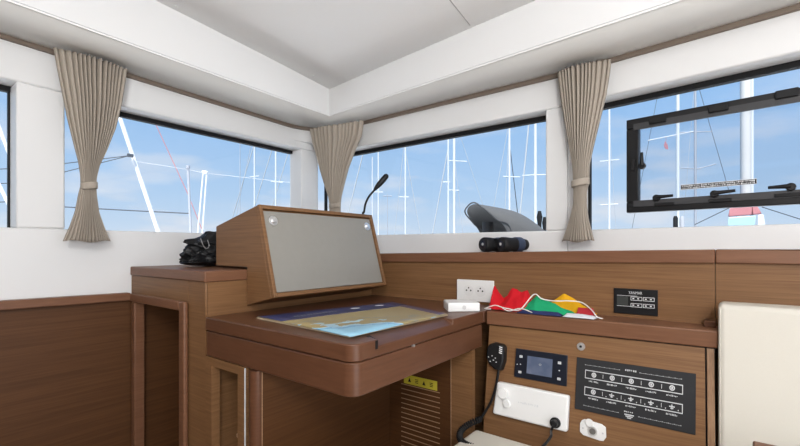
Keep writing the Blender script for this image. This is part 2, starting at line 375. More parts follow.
# pedestal: niche side, post, back panel, louvred side panel
m = MB(); m.box(CX+.002, CX+.03, 1.106, 1.143, 0, zz(-.350)); m.box(CX+.002, CX+.03, 1.291, CY-.002, 0, zz(-.350)); m.box(CX+.002, CX+.03, 1.143, 1.291, zz(-.376), zz(-.350))
m.box(CX+.16, CX+.17, 1.10, CY-.002, 0, zz(-.350)); m.box(CX+.03, CX+.16, 1.10, 1.106, 0, zz(-.350))
m.build('pedestal_side', M['wood'], table, smooth=False)
m = MB(); m.box(CX+.0005, CX+.004, 1.1038, 1.1058, 0, zz(-.352)); m.build('edge_highlight', M['mark'], table)  # white strip painting in the highlight on the niche panel edge
m = MB(); p = on(231, 433.5, 'X', CX+.03); m.box(CX+.032, CX+.11, 1.15, 1.20, p.z-.006, p.z+.006); m.build('niche_lip', M['pale'], table, bevel=.002)
m = MB(); m.tube([(CX+.014, 1.064, 0), (CX+.014, 1.064, zz(-.351))], .021, 20); m.box(CX+.014, CX+.10, 1.0605, 1.085, 0, zz(-.351)); m.build('post', M['lid'], table)
m = MB(); m.box(.719, 1.304, 1.044, 1.060, 0, zz(-.351)); m.build('back_panel', M['woodshade'], table, smooth=False)
m = MB(); m.box(.7165, .7188, 1.0425, 1.0448, 0, zz(-.351)); m.build('edge_highlight', M['pale'], table)  # pale strip for the light line beside the post, highlight as colour
m = MB(); m.box(1.305, 1.325, .765, 1.060, 0, zz(-.351)); sp = m.build('side_panel', M['woodshade'], table, smooth=False)
m = MB(); m.box(1.303, 1.325, .680, .7625, 0, zz(-.351)); m.build('side_stile', M['wood'], table, smooth=False)
m = MB(); m.box(1.3015, 1.3045, .7625, .7648, 0, zz(-.352)); m.build('edge_highlight', M['pale'], table)  # pale strip drawing the highlight between side panel and stile
y0 = on(440, 400, 'X', 1.305).y; y1 = on(401.5, 400, 'X', 1.305).y
zt = on(440, 392.5, 'X', 1.305).z
g = MB()
for k in range(16): g.hexa([(1.3045, y0, zt-.0185*k-.0022), (1.3045, y1, zt-.0185*k-.0022), (1.3025, y1, zt-.0185*k-.0026), (1.3025, y0, zt-.0185*k-.0026)],
                           [(1.3045, y0, zt-.0185*k), (1.3045, y1, zt-.0185*k), (1.3025, y1, zt-.0185*k-.0004), (1.3025, y0, zt-.0185*k-.0004)])
g.build('vent_slats', M['pale'], sp, smooth=False)
st = [on(px, py, 'X', 1.3035) for px, py in ((404, 377), (437, 381.5), (437, 389.8), (404, 383.5))]
yb, ya = st[1].y, st[0].y; zt2 = st[1].z; zb2 = st[2].z
stk = MB().box(1.3030, 1.3049, yb, ya, zb2-.004, zt2).build('warning_sticker', plain('yellow_sticker', (.62, .52, .05), .5), sp, smooth=False)
m = MB()
for k in range(4):
    yy = yb + (ya-yb)*(.16+.22*k); zc = (zt2+zb2-.004)/2
    if k % 2: m.hexa([(1.3030, yy-.007, zc-.008), (1.3030, yy+.007, zc-.008), (1.3030, yy, zc+.008)], [(1.3024, yy-.007, zc-.008), (1.3024, yy+.007, zc-.008), (1.3024, yy, zc+.008)])
    else:
        for q in (-1, 0, 1): m.box(1.3024, 1.3030, yy-.007, yy+.007, zc+q*.006-.0012, zc+q*.006+.0012)
m.build('sticker_print', M['blackmatte'], stk, smooth=False)

# ---------------------------------------------------------------- instrument box
BX0, BX1 = .851, 1.440
prof = [(1.272, .146), (1.185, -.168), (1.3275, -.203), (1.3275, -.068), (1.533, -.068), (1.533, .083)]
ibox = thing('instrument_box', 'walnut instrument box with a sloping grey front panel, above the chart table', 'instrument box', (BX0, 1.2, zz(-.20)))
m = MB(); m.hexa([(BX0, y, zz(z)) for y, z in prof], [(BX1, y, zz(z)) for y, z in prof])
m.build('body', M['wood'], ibox, bevel=.003)
a = Vector((0, prof[1][0], zz(prof[1][1]))); b = Vector((0, prof[0][0], zz(prof[0][1])))
upf = (b-a).normalized(); nf = Vector((0, -upf.z, upf.y)); Hf = (b-a).length
def bf(x, h, o=0): return Vector((x, 0, 0)) + a + upf*h + nf*o
def slab(m, x0, x1, h0, h1, o0, o1):
    m.hexa([bf(x0, h0, o0), bf(x1, h0, o0), bf(x1, h1, o0), bf(x0, h1, o0)], [bf(x0, h0, o1), bf(x1, h0, o1), bf(x1, h1, o1), bf(x0, h1, o1)])
fw = .014
m = MB(); slab(m, BX0, BX0+fw, 0, Hf, .0, .016); slab(m, BX1-fw, BX1, 0, Hf, .0, .016); slab(m, BX0+fw, BX1-fw, 0, fw, .0, .016); slab(m, BX0+fw, BX1-fw, Hf-fw, Hf, .0, .016)
m.build('front_frame', M['wood'], ibox, bevel=.002)
m = MB(); slab(m, BX0+fw+.003, BX1-fw-.003, fw+.003, Hf-fw-.006, .001, .009); fp = m.build('front_panel', M['greypanel'], ibox, bevel=.001)
for x in (BX0+.052, BX1-.045):
    h = Hf-.055
    m = MB(); m.cyl(bf(x, h, .009), nf, .0175, .004, 24); m.cyl(bf(x, h, .013), nf, .0125, .005, 8, .008); m.build('latch', M['chrome'], fp, bevel=.0008)

# gooseneck lamp
base = Vector((1.418, 1.292, 0)); base.z = zz(.083 + (1.533-base.y)/(1.533-1.272)*(.146-.083))
lamp = thing('gooseneck_lamp', 'slim black gooseneck chart lamp rising behind the instrument box', 'lamp', base)
Dl = base.dot(F)
def lp(px, py): return at_depth(px, py, Dl)
b0 = base
ctrl = [b0+Vector((0, 0, .002)), b0+Vector((0, 0, .02)), lp(364, 212), lp(365.5, 204), lp(369, 196.5), lp(375, 189.5)]
m = MB(); m.cyl(b0, (0, 0, 1), .014, .012, 20, .010); m.build('base', M['black'], lamp)
def smoothpath(pts, n=8):
    out = []; P = [pts[0]] + list(pts) + [pts[-1]]
    for i in range(1, len(P)-2):
        p0, p1, p2, p3 = P[i-1], P[i], P[i+1], P[i+2]
        for k in range(n):
            t = k/n; out.append(.5*((2*p1)+(p2-p0)*t+(2*p0-5*p1+4*p2-p3)*t*t+(3*p1-p0-3*p2+p3)*t**3))
    out.append(P[-2]); return out
m = MB(); m.tube(smoothpath(ctrl), .0048, 10); m.build('neck', M['blackmatte'], lamp)
m = MB(); m.tube([lp(374.5, 190), lp(376, 188), lp(379, 184.5), lp(383, 180), lp(386.5, 175.8), lp(387.6, 174.6)], [.006, .009, .0125, .0135, .0125, .006], 14); m.build('lamp_head', M['black'], lamp)

# ---------------------------------------------------------------- charts on the table
def chart_mat():
    m, N, L, b = mat_new('printed_chart')
    tc = N.new('ShaderNodeTexCoord'); mp = N.new('ShaderNodeMapping'); mp.inputs['Scale'].default_value = (6, 9, 1); L.new(tc.outputs['Object'], mp.inputs[0])
    nz = N.new('ShaderNodeTexNoise'); nz.inputs['Scale'].default_value = 1.1; nz.inputs['Detail'].default_value = 6; L.new(mp.outputs[0], nz.inputs['Vector'])
    sep = N.new('ShaderNodeSeparateXYZ'); L.new(tc.outputs['Object'], sep.inputs[0])
    # sea lies on the front-left edge of the sheet, land further back
    ma = N.new('ShaderNodeMath'); ma.operation = 'MULTIPLY_ADD'; ma.inputs[1].default_value = 2.0; ma.inputs[2].default_value = -.06; L.new(sep.outputs['Y'], ma.inputs[0])
    mb_ = N.new('ShaderNodeMath'); mb_.operation = 'MULTIPLY_ADD'; mb_.inputs[1].default_value = 1.5; L.new(sep.outputs['X'], mb_.inputs[0]); L.new(ma.outputs[0], mb_.inputs[2])
    ad = N.new('ShaderNodeMath'); ad.operation = 'MULTIPLY_ADD'; ad.inputs[1].default_value = 1.0; L.new(nz.outputs['Fac'], ad.inputs[0]); L.new(mb_.outputs[0], ad.inputs[2])
    cr = N.new('ShaderNodeValToRGB'); L.new(ad.outputs[0], cr.inputs[0]); cr.color_ramp.interpolation = 'CONSTANT'
    e = cr.color_ramp.elements; e[0].position = 0; e[0].color = (.27, .50, .64, 1); e[1].position = .70; e[1].color = (.16, .36, .54, 1)
    for pos, c in ((.76, (.38, .56, .66)), (.83, (.34, .26, .11)), (.94, (.27, .25, .18)), (.98, (.36, .28, .13))):
        x = e.new(pos if pos < 1 else 1.0); x.color = (*c, 1)
    L.new(cr.outputs[0], b.inputs['Base Color']); b.inputs['Roughness'].default_value = .35
    return m
zt = zz(DZ)
sheet2 = [(.755, .735), (1.20, .715), (1.26, 1.06), (.785, 1.17)]
under = thing('folded_chart', 'folded pale paper chart lying underneath the coloured chart', 'chart', (.742, .735, zt))
m = MB(); m.prism(sheet2, zt+.0006, zt+.0045); m.build('paper', plain('cream_paper', (.62, .50, .33), .7), under, smooth=False)
m = MB(); m.prism([(.748, .742), (1.20, .722), (1.23, .80), (.768, .90)], zt+.0046, zt+.006); m.build('cover_sheet', plain('pale_blue_paper', (.40, .56, .66), .5), under, smooth=False)
ch = thing('coloured_chart', 'blue and ochre nautical chart with a navy border, open on the table', 'chart', (.752, .722, zt+.006))
q = [Vector((.752, .722)), Vector((1.245, .698)), Vector((1.285, 1.075)), Vector((.800, 1.165))]
q = [on(351, 336.5, 'Z', zt+.008), on(447, 314.5, 'Z', zt+.008), on(392, 302.5, 'Z', zt+.008), on(258, 316.5, 'Z', zt+.008)]
q = [Vector((p.x, p.y)) for p in q]
def cq(u, v): return (q[0].lerp(q[1], u)).lerp(q[3].lerp(q[2], u), v)
def csheet(u0, u1, v0, v1, zo, th, name, mat, par):
    m = MB(); n = 10
    def zc(u, v): return zt+zo+.0025*math.sin(PI*u)**2*(.5+.5*math.sin(5*v)) + .002*max(0, u-.85)/.15
    top = lambda u, v: (*cq(u0+(u1-u0)*u, v0+(v1-v0)*v), zc(u0+(u1-u0)*u, v0+(v1-v0)*v))
    m.grid(top, n, n); o = m.build(name, mat, par); s = o.modifiers.new('solid', 'SOLIDIFY'); s.thickness = th; s.offset = -1; return o
csheet(0, 1, 0, 1, .0085, .0016, 'sheet', chart_mat(), ch)
navy = plain('navy_print', (.03, .035, .11), .35)
csheet(0.0, 1, .70, 1, .0090, .0004, 'navy_border', navy, ch)
csheet(.93, 1, .03, .70, .0090, .0004, 'side_border', plain('violet_print', (.10, .07, .13), .35), ch)
def cmark(m, u, v, du, dv, n=14):
    pts = [(u+du*math.cos(2*PI*k/n), v+dv*math.sin(2*PI*k/n)) for k in range(n)]
    vs = [m.v((*cq(*p_), zt+.0098+.0025*math.sin(PI*p_[0])**2)) for p_ in pts]; m.bm.faces.new(vs)
for u, v in ((.60, .83), (.82, .86)):
    m = MB(); cmark(m, u, v, .038, .030); m.build('white_emblem', M['mark'], ch, smooth=False, fix=False)
m = MB()
for k in range(14): cmark(m, .14+.022*k, .80+.004*math.sin(k*9), .007, .02, 6)
m.build('border_title', M['markdim'], ch, smooth=False, fix=False)

# ---------------------------------------------------------------- console: shelf and sloping face
SA, SB = Vector((1.372, .660)), Vector((1.419, .004))
shelf = thing('console_shelf', 'long walnut shelf with a solid front edge above the switch console', 'shelf', (1.45, .35, zz(-.272)))
m = MB(); m.prism([tuple(SA), tuple(SB), (XP-.001, SB.y), (XP-.001, SA.y)], zz(-.271), zz(DZ)); m.build('board', M['cap'], shelf, bevel=.004, seg=3)
m = MB(); m.box(1.475, XP-.002, .008, .036, zz(DZ), zz(DZ+.016)); m.build('dark_end_block', M['lid'], shelf, bevel=.002)  # darker block at the right end of the shelf
FO = Vector((1.384, .655, zz(-.2725))); FS = Vector((1.424-1.384, .010-.655, 0)).normalized()
up0 = Vector((.158, 0, 1)); FU = (up0 - FS*up0.dot(FS)).normalized(); FN = FS.cross(FU)
if FN.x > 0: FN = -FN
def face(px, py, off=0): return on_plane(px, py, FO, FN) + FN*off
def fs(s, h, off=0): return FO + FS*s + FU*h + FN*off
con = thing('console_cabinet', 'walnut console cabinet with a sloping door full of switches and sockets', 'cabinet', (1.42, .33, 0))
LEN = .645
d0 = .012
bot = -.42
m = MB(); A0 = [fs(0, 0, -d0), fs(0, bot, -d0)]
pr = [(A0[0].x, A0[0].z), (A0[1].x, A0[1].z), (A0[1].x, 0.0), (XP-.004, 0.0), (XP-.004, A0[0].z)]
sh = FS*LEN
m.hexa([(x, .655, z) for x, z in pr], [(x+(sh.x if x < XP-.01 else 0), .655+sh.y, z) for x, z in pr])
m.build('carcass', M['black'], con, smooth=False)
sdoor = LEN-.0175
def fslab(m, s0, s1, h0, h1, o0, o1): m.hexa([fs(s0, h0, o0), fs(s1, h0, o0), fs(s1, h1, o0), fs(s0, h1, o0)], [fs(s0, h0, o1), fs(s1, h0, o1), fs(s1, h1, o1), fs(s0, h1, o1)])
m = MB(); fslab(m, .001, sdoor-.004, bot, -.0015, -.011, 0); m.build('door', M['wood'], con, bevel=.0015)
m = MB(); fslab(m, sdoor, LEN-.001, bot, -.0015, -.011, .0015); m.build('stile', M['mid'], con, bevel=.001)

def patch(c):                                    # c = TL, TR, BR, BL world corners on the face
    def f(u, v, off=0): return (c[0].lerp(c[1], u)).lerp(c[3].lerp(c[2], u), v) + FN*off
    return f
def plate(name, pf, th, mat, par, bevel=.001, u0=0, u1=1, v0=0, v1=1, o0=.0002):
    m = MB(); c = [(u0, v0), (u1, v0), (u1, v1), (u0, v1)]
    m.hexa([pf(u, v, o0) for u, v in c], [pf(u, v, th) for u, v in c]); return m.build(name, mat, par, bevel=bevel)
class Marks:
    def __init__(s, pf, off): s.m = MB(); s.pf = pf; s.o = off
    def rect(s, u0, v0, u1, v1): s.m.poly([s.pf(u, v, s.o) for u, v in ((u0, v0), (u1, v0), (u1, v1), (u0, v1))])
    def frame(s, u0, v0, u1, v1, tu, tv):
        s.rect(u0, v0, u1, v0+tv); s.rect(u0, v1-tv, u1, v1); s.rect(u0, v0+tv, u0+tu, v1-tv); s.rect(u1-tu, v0+tv, u1, v1-tv)
    def disc(s, u, v, ru, rv, n=12): s.m.poly([s.pf(u+ru*math.cos(2*PI*k/n), v+rv*math.sin(2*PI*k/n), s.o) for k in range(n)])
    def ring(s, u, v, ru, rv, w=.35, n=14):
        for k in range(n):
            a, b = 2*PI*k/n, 2*PI*(k+1)/n
            s.m.poly([s.pf(u+ru*r*math.cos(t), v+rv*r*math.sin(t), s.o) for r, t in ((1, a), (1, b), (1-w, b), (1-w, a))])
    def text(s, u0, v0, u1, v1, n, seed=1):      # worn illegible print: a run of small uneven strokes
        rnd = random.Random(seed); w = (u1-u0)/n
        for k in range(n):
            a = u0+w*k; s.rect(a+w*.1, v0+(v1-v0)*rnd.choice((0, 0, .3)), a+w*rnd.uniform(.45, .9), v1-(v1-v0)*rnd.choice((0, 0, .25)))
    def build(s, name, mat, par): return s.m.build(name, mat, par, smooth=False, fix=False)

# switch panel
c = [face(577, 357), face(696, 373.8), face(695.5, 435), face(574.8, 408.5)]
sw = thing('switch_panel', 'wide charcoal switch panel with two rows of five outlined symbols', 'switch panel', c[3].lerp(c[2], .5))
pf = patch(c); pn = plate('plate', pf, .003, M['panelblack'], sw)
k_ = Marks(lambda u, v, o=0: pf(u+.010, v-.014, o), .0034)
for v0 in (.23, .55):
    k_.frame(.075, v0, .895, v0+.165, .006, .016)
    for i in range(1, 5): k_.rect(.075+.164*i-.0015, v0+.045, .075+.164*i+.0025, v0+.12)
    for i in range(5):
        u = .157+.164*i
        k_.text(u-.045, v0+.195, u+.045, v0+.225, 8, i+int(v0*9))
        if v0 < .5 or i in (0,):
            k_.ring(u, v0+.08, .022, .048, .42)
            k_.rect(u-.007, v0+.06, u+.007, v0+.10)
        else:
            k_.rect(u-.022, v0+.065, u+.022, v0+.085); k_.rect(u-.012, v0+.095, u+.012, v0+.112); k_.rect(u-.004, v0+.04, u+.004, v0+.12)
            k_.rect(u-.052, v0+.11, u-.045, v0+.13); k_.rect(u+.045, v0+.11, u+.052, v0+.13)
k_.text(.43, .108, .53, .140, 6, 31)
k_.text(.43, .855, .51, .875, 5, 32); k_.rect(.435, .905, .515, .925); k_.rect(.445, .935, .505, .953); k_.rect(.458, .963, .492, .98)
k_.build('symbols', plain('soft_white_print', (.60, .61, .62), .5), pn)
for (u0, u1, v) in ((.08, .40, .115), (.56, .90, .115), (.08, .40, .89), (.56, .90, .89)):
    k2 = Marks(pf, .0033); n = 22
    for i in range(n):
        a = u0+(u1-u0)*i/n; k2.rect(a, v+(.006 if i % 3 else 0), a+(u1-u0)/n*.8, v+.014)
    k2.build('fine_print', M['markdim'], pn)

# chart-plotter style display
c = [face(516.6, 348.2), face(568, 355.3), face(566.9, 386.4), face(514.4, 376.5)]
dp = thing('monitor_display', 'small square-cornered black monitor display with a lit blue screen', 'display', c[3].lerp(c[2], .5))
pf = patch(c); bz = plate('bezel', pf, .006, plain('navy_black_bezel', (.010, .013, .022), .3), dp, bevel=.0015)
sm, N, L, b = mat_new('lit_screen'); b.inputs['Base Color'].default_value = (.02, .02, .03, 1); b.inputs['Roughness'].default_value = .2
tc = N.new('ShaderNodeTexCoord'); nz = N.new('ShaderNodeTexNoise'); nz.inputs['Scale'].default_value = 25; L.new(tc.outputs['Object'], nz.inputs[0])
cr = N.new('ShaderNodeValToRGB'); cr.color_ramp.elements[0].position = .35; cr.color_ramp.elements[1].position = .7; cr.color_ramp.elements[0].color = (.075, .10, .155, 1); cr.color_ramp.elements[1].color = (.13, .15, .21, 1)
L.new(nz.outputs[0], cr.inputs[0]); L.new(cr.outputs[0], b.inputs['Emission Color']); b.inputs['Emission Strength'].default_value = .9
plate('screen', pf, .0068, sm, dp, 0, .245, .73, .20, .80, .006)
for u, v in ((.115, .26), (.115, .80), (.86, .28), (.86, .80)):
    k_ = Marks(pf, .0066); k_.frame(u-.03, v-.04, u+.03, v+.04, .012, .02); k_.rect(u-.013, v-.013, u+.013, v+.013); k_.build('key_symbol', M['mark'], bz)
for u, v in ((.115, .53), (.86, .53), (.05, .55)):
    k_ = Marks(pf, .0066); k_.disc(u, v, .012, .02, 8); k_.build('indicator_dot', M['mark'], bz)
k_ = Marks(pf, .0071); k_.ring(.50, .44, .025, .035, .4); k_.build('screen_symbol', M['markdim'], bz)

# door lock
lk = thing('door_lock', 'round chrome push lock near the top of the console door', 'lock', face(581, 346.5))
m = MB(); p = face(581, 346.5, .0003); m.cyl(p, FN, .0125, .004, 28, .011); m.cyl(p+FN*.004, FN, .0075, .002, 20, .0065); m.build('rosette', M['chrome'], lk)
m = MB(); m.cyl(p+FN*.0061-FU*.0, FN, .004, .0006, 12); m.build('keyhole', M['black'], lk)

# white control box with two dials and a plug
c = [face(499.7, 380.7), face(570.8, 394.9), face(568.9, 431), face(494.9, 412.4)]
wb = thing('charger_box', 'white plastic wall box with two round caps and a plugged-in lead', 'control box', c[3].lerp(c[2], .5))
pf = patch(c); body = plate('housing', pf, .026, M['plastic'], wb, bevel=.007)
body.modifiers['bevel'].segments = 4
for px, py, r in ((506.0, 392.5, .018), (509.8, 402.6, .013)):
    m = MB(); p = face(px, py, .026); m.cyl(p, FN, r, .011, 32, r*.92); m.build('round_cap', M['plastic'], wb, bevel=.0015)
k_ = Marks(pf, .0263); k_.text(.34, .44, .62, .50, 10, 5); k_.build('faint_print', plain('faint_grey', (.70, .71, .72), .5), body)
ps = face(557.5, 421, .026)
pl = thing('plug_lead', 'black round plug and lead pushed into the white control box', 'plug', ps)
m = MB(); m.cyl(ps+FN*.0002, FN, .0165, .010, 24, .0155); m.cyl(ps+FN*.0102, FN, .0125, .018, 24, .0095); m.build('plug_head', M['black'], pl, bevel=.002)
pe = ps+FN*.022
cd = [pe, pe+FN*.008-FU*.006, pe+FN*.012-FU*.02-FS*.004, at_depth(551, 436, 1.18), at_depth(546, 443, 1.165), at_depth(538, 451, 1.14), at_depth(528, 462, 1.12)]
m = MB(); m.tube(smoothpath(cd), .0038, 10); m.build('lead', M['blackmatte'], pl)

# accessory socket with flip cap
sk = thing('accessory_socket', 'white accessory socket with a flipped-open cap below the switch panel', 'socket', face(593, 430))
p = face(593.5, 430.0); P2 = [face(*q_, 0) for q_ in ((582, 420), (585, 418.8), (602, 424), (606, 427), (606.5, 437), (603.5, 441), (600, 440.6), (583.5, 435), (580, 431.5), (580.2, 423))]
m = MB(); m.hexa([x+FN*.0003 for x in P2], [x+FN*.004 for x in P2]); m.build('plate', M['plastic'], sk, bevel=.002, seg=3)
m = MB(); p = face(593.0, 430.8, .004); m.cyl(p, FN, .0135, .005, 28, .013); m.build('collar', M['chrome'], sk)
m = MB(); m.cyl(p+FN*.0051, FN, .009, .0005, 20); m.build('bore', plain('dark_bore', (.15, .14, .13), .4), sk)
m = MB(); p = face(589.5, 422.5, .0045); m.cyl(p, FN, .0125, .006, 28, .011); m.build('flip_cap', M['plastic'], sk, bevel=.002)
for px, py in ((583.2, 427.8), (603.0, 433.2)):
    m = MB(); m.cyl(face(px, py, .004), FN, .0025, .001, 12); m.build('screw', M['steel'], sk)

# radio handset and its coiled cord
mh = thing('radio_handset', 'black radio handset clipped at the left of the console, with coiled cord', 'radio handset', face(499, 357))
oc = [(491.5, 343.5), (497, 341.8), (505.5, 343.5), (508, 346.5), (507.5, 361), (504.5, 370.5), (497.5, 369.5), (491.2, 363), (489, 356), (489.5, 348)]
m = MB(); m.hexa([face(x, y, .003) for x, y in oc], [face(499+(x-499)*.9, 356.5+(y-356.5)*.93, .036) for x, y in oc]); m.build('shell', M['black'], mh, bevel=.008, seg=4)
m = MB(); hp = [(503.2, 345.6), (506.2, 346.6), (505.6, 354), (502.6, 353.2)]
for k in range(4):
    t0, t1 = k/4+.03, k/4+.17
    l0, l1 = Vector(hp[0]).lerp(Vector(hp[3]), t0), Vector(hp[0]).lerp(Vector(hp[3]), t1); r0, r1 = Vector(hp[1]).lerp(Vector(hp[2]), t0), Vector(hp[1]).lerp(Vector(hp[2]), t1)
    m.poly([face(*x, .0372) for x in (l0, r0, r1, l1)])
for x, y in ((492.5, 356.3), (496, 355.2), (499.2, 357.4), (494.2, 360.5), (497.3, 359.4), (500, 361.4)):
    m.poly([face(x+dx, y+dy, .0372) for dx, dy in ((-.6, -.45), (.6, -.3), (.6, .5), (-.6, .4))])
m.build('keys', M['mark'], mh, smooth=False, fix=False)
m = MB(); m.cyl(face(499, 356, .0003), FN, .012, .003, 20); m.build('clip', M['steel'], mh)
SEATZ = zz(-.612)
seat_y1 = .650
cp = [face(500.5, 369.5, .020), face(500, 374, .020), face(497.5, 386, .016), face(493, 400, .014), face(486.5, 412, .018), at_depth(480, 419.5, 1.40)]
m = MB(); m.tube(smoothpath(cp), .0042, 10); m.build('cord', M['blackmatte'], mh)
core = smoothpath([at_depth(480.5, 419, 1.40), at_depth(470, 423.5, 1.385), at_depth(461.5, 430, 1.37), at_depth(459.5, 437, 1.352), at_depth(463, 442.5, 1.330), at_depth(472, 446.5, 1.315), at_depth(487, 449.5, 1.305)], 60)
hel = []
nn = len(core); turns = 30
for i, p in enumerate(core):
    t = (core[min(i+1, nn-1)]-core[max(i-1, 0)]).normalized(); u = t.cross(Vector((0, 0, 1))).normalized(); w = u.cross(t)
    ang = 2*PI*turns*i/nn; hel.append(p+(u*math.cos(ang)+w*math.sin(ang))*.0080)
m = MB(); m.tube(hel, .0030, 6); m.build('coiled_cord', M['blackmatte'], mh)

# ---------------------------------------------------------------- helm seat and sofa, table corner
seat = thing('helm_seat', 'cream leather navigator seat cushion at the foot of the console', 'seat', (.95, .40, 0))
m = MB(); m.box(.66, 1.290, .13, .662, SEATZ-.10, SEATZ); m.build('cushion', M['cream'], seat, bevel=.014, seg=4)
m = MB(); m.box(.70, 1.27, .17, .63, 0, SEATZ-.101); m.build('base', M['woodshade'], seat, smooth=False)
sofa = thing('sofa', 'cream leather settee back cushion standing to the right of the console', 'sofa', (1.45, -.6, 0))
m = MB(); m.hexa([(1.375, -1.2, .42), (1.505, -1.2, .42), (1.505, .0035, .42), (1.375, .0035, .42)], [(1.408, -1.2, zz(-.150)), (1.505, -1.2, zz(-.150)), (1.505, .0035, zz(-.150)), (1.408, .0035, zz(-.150))])
m.build('back_cushion', M['cream'], sofa, bevel=.014, seg=4)
m = MB(); m.tube([(1.407, -.010, .44+.58*t) if False else (1.382+.030*t, -.0005, .44+(zz(-.16)-.44)*t) for t in (0, .25, .5, .75, 1)], .0022, 6); m.build('piping', M['cream'], sofa)
m = MB(); m.box(.92, 1.50, -1.2, -.004, .0, .30); m.build('base', M['woodshade'], sofa, smooth=False)
m = MB(); m.box(.90, 1.37, -1.2, -.004, .301, .415); m.build('seat_cushion', M['cream'], sofa, bevel=.02, seg=3)
tb = thing('saloon_table', 'corner of a walnut saloon table in front of the cream settee', 'table', (.72, -.62, 0))
pc = on(752.5, 440, 'Z', zz(-.35))
m = MB(); m.box(.60, pc.x, -1.1, pc.y, zz(-.385), zz(-.35)); m.build('tabletop', M['cap'], tb, bevel=.003, seg=2)
m = MB(); m.tube([(.79, -.6, .0), (.79, -.6, zz(-.386))], .045, 20); m.cyl((.79, -.6, 0), (0, 0, 1), .10, .02, 28); m.build('pedestal', M['steel'], tb)

# ---------------------------------------------------------------- things on the wall and shelf
# double socket plate on the panelling
p0 = on(458, 279, 'X', XP); p1 = on(494.5, 281, 'X', XP); ps_ = on(458, 299.6, 'X', XP)
so = thing('double_socket', 'white double wall socket plate fixed above the console shelf', 'wall socket', (XP, (p0.y+p1.y)/2, p0.z-.04))
z1, z0 = p0.z, ps_.z; W = p0.y-p1.y
m = MB(); m.box(XP-.010, XP-.0003, p1.y, p0.y, z0, z1); fpz = m.build('face_plate', M['plastic'], so, bevel=.002)
for q in (.34, .66):
    yc = p0.y-W*q; zc = (z0+z1)/2
    m = MB(); 
    for k in range(1): m.tube([(XP-.0102, yc, zc), (XP-.0112, yc, zc)], [.0225, .0225], 32)
    w = m.build('outlet', plain('socket_well', (.79, .79, .78), .4), so)
    m = MB()
    for dy, dz in ((-.0095, 0), (.0095, 0)): m.cyl((XP-.0113, yc+dy, zc+dz), (-1, 0, 0), .0034, .0006, 12)
    m.cyl((XP-.0113, yc, zc+.0105), (-1, 0, 0), .003, .0006, 12); m.build('pin_hole', M['black'], w)
# white box on the shelf below it
bx = on(449, 311.5, 'Z', zz(DZ)); 
wbx = thing('adapter_box', 'small flat white box lying on the table under the wall socket', 'box', (1.35, .75, zz(DZ)))
ab = [(1.266, .754), (1.343, .670), (1.422, .737), (1.345, .821)]
m = MB(); m.hexa([(x, y, zz(DZ)+.0005) for x, y in ab], [(x, y, zz(DZ+.032)) for x, y in ab])
bo = m.build('case', M['plastic'], wbx, bevel=.004, seg=3)
m = MB(); m.cyl((1.3035, .711, zz(DZ+.016)), Vector((-.751, -.660, 0)), .007, .0012, 20); m.build('push_button', plain('light_grey_plastic', (.62, .62, .61), .4), wbx)

# fuel gauge / VHF style wall panel
q0, q1, q2, q3 = [on(px, py, 'X', XP) for px, py in ((614, 288.2), (658, 289.7), (658, 315.5), (614, 313.2))]
yp0, yp1, zp1, zp0 = q0.y, q1.y, (q0.z+q1.z)/2, (q2.z+q3.z)/2
gp = thing('wall_control_panel', 'small black control panel with outlined keys on the upright panelling', 'control panel', (XP, (yp0+yp1)/2, zp0))
m = MB(); m.box(XP-.006, XP-.0003, yp1, yp0, zp0, zp1); gpl = m.build('plate', M['black'], gp, bevel=.0015)
class Marks2(Marks):
    pass
def wpf(u, v, off=0): return Vector((XP-off, yp0+(yp1-yp0)*u, zp1+(zp0-zp1)*v))
for v in (.30, .56):
    k_ = Marks(wpf, .0064)
    for u0, u1 in ((.40, .66), (.68, .93)): k_.frame(u0, v, u1, v+.15, .012, .02)
    for j, u in enumerate((.46, .57, .74, .85)): k_.rect(u-.02, v+.05, u+.02, v+.10)
    if v < .5: k_.rect(.08, .27, .55, .285)
    else: k_.rect(.08, .685, .40, .70)
    k_.build('key_row', M['mark'], gpl)
k_ = Marks(wpf, .0063); k_.rect(.08, .30, .34, .66); k_.build('display_window', plain('grey_lcd', (.045, .05, .048), .3), gpl)

fc = bpy.data.curves.new('maker_name', 'FONT'); fc.body = 'YANMAR'; fc.size = 1; fo = bpy.data.objects.new('tmp', fc); COL.objects.link(fo)
bpy.context.view_layer.update(); me = bpy.data.meshes.new_from_object(fo.evaluated_get(bpy.context.evaluated_depsgraph_get())); bpy.data.objects.remove(fo, do_unlink=True)
mx_ = max(v.co.x for v in me.vertices); my_ = max(v.co.y for v in me.vertices)
m = MB(); m.bm.from_mesh(me)
for v in m.bm.verts: v.co = wpf(.35+.31*v.co.x/mx_, .205-.105*v.co.y/my_, .0065)
m.build('maker_name', M['mark'], gpl, smooth=False, fix=False)

